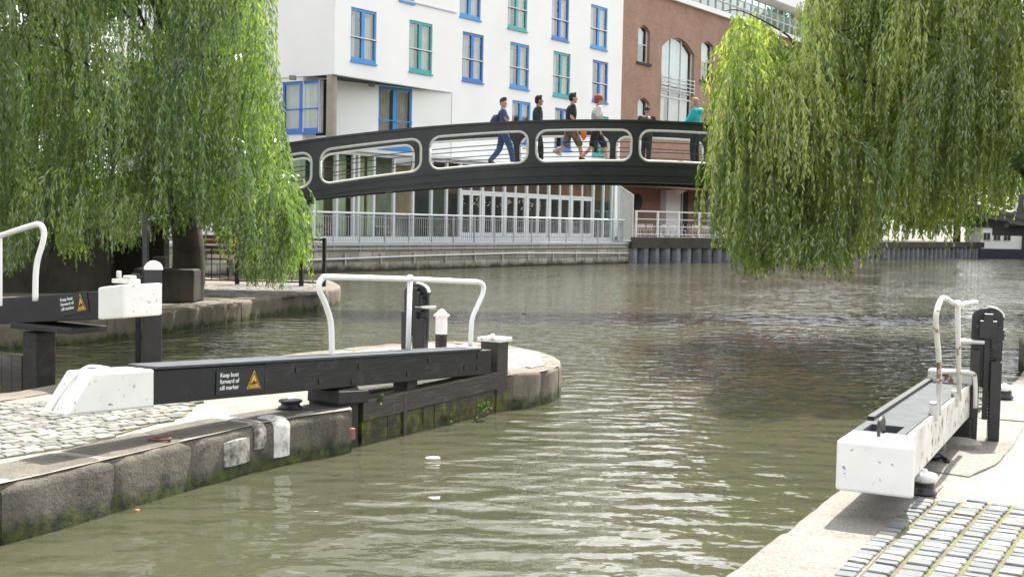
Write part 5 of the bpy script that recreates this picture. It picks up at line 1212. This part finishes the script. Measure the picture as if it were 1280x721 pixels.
def willow(root_label, root_loc, strands, mat, leafl=.14, step=.036, leafw=.0130):
    """strands: list of (start xyz, length, outward xy, tint)"""
    t = thing('willow_tree', root_label, 'tree', root_loc); org = np.array(root_loc)
    S0 = np.array([s[0] for s in strands]); L = np.array([s[1] for s in strands]); OUT = np.array([s[2] for s in strands]); TI = np.array([s[3] for s in strands])
    cnt = np.maximum(6, (L/step).astype(int)); idx = np.repeat(np.arange(len(L)), cnt)
    n = len(idx); u = rng.random(n)
    ln = L[idx]; o2 = OUT[idx]; ph = rng.random(len(L))*6.28; am = rng.random(len(L))*.06
    arch = np.minimum(.5, L*.22)[idx]
    def path(u):
        e = 1-np.exp(-4.5*u)
        p = S0[idx].copy(); p[:, :2] += o2*(arch*e*1.3)[:, None]; p[:, 2] += .16*arch*np.sin(np.minimum(1, u*6)*np.pi)-ln*u*(1-.12*e)
        p[:, 0] += am[idx]*np.sin(ph[idx]+u*5); p[:, 1] += am[idx]*np.cos(ph[idx]*1.7+u*4); return p
    Pp = path(u); tan = norm(path(np.minimum(u+.02, 1.02))-Pp)
    az = rng.random(n)*6.283; rad = np.stack([np.cos(az), np.sin(az), rng.random(n)*.25], 1)
    D = norm(tan*.9+rad*rng.uniform(.25, .75, n)[:, None]+np.array([0, 0, -.35]))
    fall = 1-.45*np.clip(u-.75, 0, 1)/.25
    ll = leafl*rng.uniform(.65, 1.25, n)*fall
    S = norm(np.cross(D, rng.normal(size=(n, 3))))*(leafw*rng.uniform(.8, 1.3, n))[:, None]
    tint = np.clip(TI[idx]+rng.normal(0, .16, n)+(rng.random(n) < .015)*.5, 0, 1)
    mesh_leaves('crown', Pp-org, D*ll[:, None], S, tint, mat, t)
    # thin hanging twigs
    k = 7; us = np.linspace(0, 1, k); segs = []
    idx = np.repeat(np.arange(len(L)), k); ln = L[idx]; o2 = OUT[idx]; arch = np.minimum(.5, L*.22)[idx]
    q = path(np.tile(us, len(L))).reshape(len(L), k, 3)-org
    a = q[:, :-1].reshape(-1, 3); b = q[:, 1:].reshape(-1, 3); keep = rng.random(len(a)) < .8
    a, b = a[keep], b[keep]; d = b-a; s = norm(np.cross(d, rng.normal(size=d.shape)))*.0028
    mesh_leaves('hanging_twigs', a, d, s, np.full(len(a), .6), M['twig'], t)
    return t
def limbs(t, trunk, r0, forks, name='trunk'):
    w = MB(); w.tube(smoothpath(trunk, 5), [r0*(1-.45*k/(5*(len(trunk)-1))) for k in range(5*(len(trunk)-1)+1)], 14)
    o = w.build(name, M['bark'], t, smooth=True)
    w = MB()
    for pts, r in forks:
        sp = smoothpath(pts, 6); w.tube(sp, [r*(1-.85*k/(len(sp)-1)) for k in range(len(sp))], 8)
    w.build('limbs', M['bark'], t, smooth=True)
def make_strands(xr, upper, lower, Yr, nclus, per, tint0, Lr=(1.2, 3.2), skip=None, bias=None):
    out = []; cl = []
    for c in range(nclus):
        px = random.uniform(*xr); up = np.interp(px, *upper); lo = np.interp(px, *lower)
        Y = random.uniform(*Yr); top = random.uniform(up, lo-45) if random.random() > .28 else up+random.uniform(0, 14)
        if bias: top = min(top, up+(lo-up)*random.random()**bias)
        sc = FPX/Y; c0 = P(px, top, Y); az = random.uniform(0, 6.283); cdir = Vector((math.cos(az), math.sin(az), 0)); ti = tint0+random.gauss(0, .19)
        R_ = random.uniform(.4, 1.25); cl.append((c0, cdir, R_))
        Lc = random.uniform(*Lr)
        for k in range(per):
            f = random.random(); sd = (random.random()-.5)
            p = c0+cdir*(f-.5)*R_*1.3+Vector((-cdir.y, cdir.x, 0))*sd*.30*R_+Vector((0, 0, .10*R_-.55*R_*f*f+random.uniform(-.05, .05)))
            pxx = 640+(p.x/p.y)*FPX; lo2 = np.interp(pxx, *lower); up2 = np.interp(pxx, *upper)
            zmax = P(pxx, up2, p.y).z+.05; zmin = P(pxx, lo2+random.triangular(-42, 8, -4), p.y).z
            if pxx < xr[0]+4 or pxx > xr[1]+8: continue
            wob = mnoise.noise(Vector((p.x*1.3, p.y*.7, p.z*.9)))
            if pxx < xr[0]+26+28*wob and xr[0] > 500: continue
            zmax += .35*mnoise.noise(Vector((p.x*2.1, p.y*1.1, 3)))
            if p.z > zmax: p.z = zmax-random.random()**1.5*.6
            L = min(Lc*random.uniform(.6, 1.15), p.z-zmin)
            if L < .18: continue
            o = cdir*random.uniform(.2, .9)+Vector((random.uniform(-.5, .5), random.uniform(-.5, .5), 0))
            out.append(((p.x, p.y, p.z), L, (o.x, o.y), ti+random.gauss(0, .06)))
    return out, cl
LU = ([-400, 292, 304, 314, 325, 334, 340, 351, 366, 382, 392], [-330, -330, -140, 0, 55, 90, 150, 205, 240, 258, 290])
LL = ([-400, 0, 22, 50, 75, 92, 110, 125, 145, 160, 178, 190, 215, 240, 262, 280, 295, 320, 350, 362, 375, 396], [350, 345, 350, 305, 325, 345, 318, 310, 322, 330, 305, 312, 300, 292, 298, 325, 352, 368, 368, 340, 300, 285])
st1, cl1 = make_strands((-120, 378), LU, LL, (20.5, 27.5), 330, 22, .47)
# an inner ring of longer strands keeps the middle of the crown dense
st1b, _ = make_strands((-60, 350), LU, LL, (25.5, 28), 90, 16, .30, (2, 4))
st = st1+st1b
tl = willow('large weeping willow on the left towpath, hanging over the white beam end', (-7.5, 27.2, 0), st, M['willow_l'])
tb = Vector((-7.45, 27.4, -.1)); forks = []
for c0, cd, r in random.sample(cl1, 9):
    f0 = Vector((-7.6, 27.0, random.uniform(3, 7.5))); mid = f0.lerp(c0, .55)+Vector((0, 0, .9)); forks.append(([f0, mid, c0+Vector((0, 0, .05))], random.uniform(.03, .075)))
limbs(tl, [tb, tb+Vector((.05, 0, 1.2)), tb+Vector((-.1, -.1, 2.6)), tb+Vector((-.3, -.6, 5)), tb+Vector((-.2, -.9, 8))], .40, forks)
RU = ([878, 886, 893, 900, 907, 918, 940, 965, 990, 1004, 1014, 1030, 1500], [200, 140, 80, 35, 8, 14, 20, 45, 66, 60, -30, -330, -330])
RLo = ([878, 888, 900, 914, 925, 945, 970, 1000, 1020, 1050, 1080, 1110, 1125, 1140, 1170, 1200, 1215, 1235, 1256, 1290, 1500], [290, 300, 322, 312, 335, 357, 338, 352, 340, 362, 332, 326, 312, 300, 304, 316, 306, 285, 265, 262, 250])
st2, cl2 = make_strands((884, 1480), RU, RLo, (21.5, 27.5), 640, 22, .58)
st2b, _ = make_strands((915, 1400), RU, RLo, (26.5, 29), 120, 16, .40, (2, 4))
tr = willow('broad weeping willow on the right hanging low over the canal and footbridge end', (15.2, 27, 0), st2+st2b, M['willow_r'])
tb = Vector((15.4, 27.2, -.2)); forks = []
for c0, cd, r in random.sample(cl2, 8):
    f0 = Vector((15.0, 26.8, random.uniform(3.5, 8))); mid = f0.lerp(c0, .6)+Vector((0, 0, .8)); forks.append(([f0, mid, c0+Vector((0, 0, .05))], random.uniform(.02, .05)))
for pts, Y, r in (([(1290, 130), (1150, 120), (1010, 78), (985, 45), (930, 15), (905, 14)], 24, .045), ([(1300, 60), (1180, 50), (1100, 33), (1030, 44)], 23, .04), ([(1300, 100), (1240, 110), (1225, 118), (1190, 135), (1170, 150)], 22, .03)):
    forks.append(([P(x, y, Y) for x, y in pts], r))
limbs(tr, [tb, tb+Vector((-.1, 0, 1.6)), tb+Vector((-.4, -.3, 3.6)), tb+Vector((-.8, -.6, 6)), tb+Vector((-.9, -.9, 9))], .5, forks)
# ordinary leafy trees
def leafy(label, base, h, r, nl, mat, cat='tree', size=.22, name='leafy_tree', trunk=.3, group=None, low=.2):
    t = thing(name, label, cat, base, group); cl = []
    for k in range(int(26+h*2)):
        a = random.uniform(0, 6.283); zz = random.uniform(low, 1); rr2 = r*math.sqrt(random.random())*(1-.55*max(0, zz-.55)/.45)
        cl.append((rr2*math.cos(a), rr2*math.sin(a), zz*h, r*random.uniform(.16, .34), random.gauss(.45, .16)))
    cl = np.array(cl); i = rng.integers(0, len(cl), nl); d = norm(rng.normal(size=(nl, 3)))*(rng.random(nl)**.45)[:, None]
    c = cl[i, :3]+d*cl[i, 3][:, None]*np.array([1, 1, .75]); D = norm(d+rng.normal(size=(nl, 3))*.7+np.array([0, 0, -.4]))*(size*rng.uniform(.6, 1.2, nl))[:, None]
    S = norm(np.cross(D, rng.normal(size=(nl, 3))))*(size*.26)
    mesh_leaves('crown', c, D, S, np.clip(cl[i, 4]+rng.normal(0, .12, nl), 0, 1), mat, t)
    w = MB(); w.tube([(0, 0, -.5), (.05, 0, h*.3), (.1, .1, h*.62)], [trunk, trunk*.7, trunk*.3], 10)
    for k in range(7): q = cl[random.randrange(len(cl))]; w.tube([(.03, 0, h*.25), (q[0]*.5, q[1]*.5, h*.45), (q[0], q[1], q[2])], [trunk*.4, trunk*.25, .02], 7)
    w.build('trunk', M['bark'], t, smooth=True, local=True); return t
e_ = P(1292, 300, 20)
leafy('light green broad-leaved bush hanging in at the right picture edge', (e_.x+.85, e_.y+.1, .8), 3.6, 1.1, 9000, M['leaf_b'], 'tree', .13, 'broad_leaved_tree', .12, low=.45)
for k, (x, y, h, r, n, lb) in enumerate(((35, 122, 26, 9, 16000, 'dense dark green tree on the far bank behind the right willow, left of the houseboat'), (48, 130, 28, 10, 16000, 'tall dark green tree on the far bank directly behind the houseboat'),
        (62, 128, 27, 10, 16000, 'dark green tree on the far bank beyond the right end of the houseboat'), (27, 118, 22, 7, 12000, 'dark green tree on the far bank beside the brick building'))):
    leafy(lb, (x, y, .6), h, r, n, M['leaf_dark'], 'tree', .75, 'far_tree', .4, low=.08)
for k, (x, y, h, r, n, lb) in enumerate(((26.5, 40, 15, 5, 24000, 'dark leafy tree on the right bank behind the willow'), (-13.5, 33.5, 15, 4.6, 34000, 'dark leafy tree behind the brick wall under the left willow'), (-19, 36, 16, 5, 30000, 'dark leafy tree at the far left behind the willow'))):
    leafy(lb, (x, y, 0), h, r, n, M['leaf_dark'], 'tree', .3, 'bank_tree', .3, low=.12)
# brick market building on the right bank, outside the picture to the right; the far windows mirror it
MF = Fac((37, 50), (.52, .85)); MF.n = Vector((-.85, .52, 0)).normalized(); mbm = brick('market_brick', (.52, .85), (.30, .13, .075), (.24, .10, .06), (.2, .16, .13), .6, .2, .02)
t = thing('market_building', 'brick market building on the right bank, reflected in the far windows', 'building', MF.pt(0, 0, 0))
w = MB(); hs2 = [(3+5*k, 5+5*k, z, z+2.4) for k in range(13) for z in (2, 6, 10)]; wall_holes(w, MF, 0, 70, 0, 13.5, hs2)
w.face([MF.pt(0, 0, 13.5), MF.pt(70, 0, 13.5), MF.pt(70, -9, 15), MF.pt(0, -9, 15)]); w.face([MF.pt(0, 0, 0), MF.pt(0, 0, 13.5), MF.pt(0, -9, 15), MF.pt(0, -9, 0)]); w.build('wall', mbm, t)
w = MB(); w.box(MF.pt(35, -.5, 6.5), (69, .1, 12.5), (MF.d, MF.n, UPV)); w.build('inner_wall', M['interior'], t)
# low shrubs along the foot of the right willow, against the far wall
for o in list(bpy.data.objects):
    if '_org' in o: del o['_org']
    if o.parent is not None and 'category' in o: del o['category']
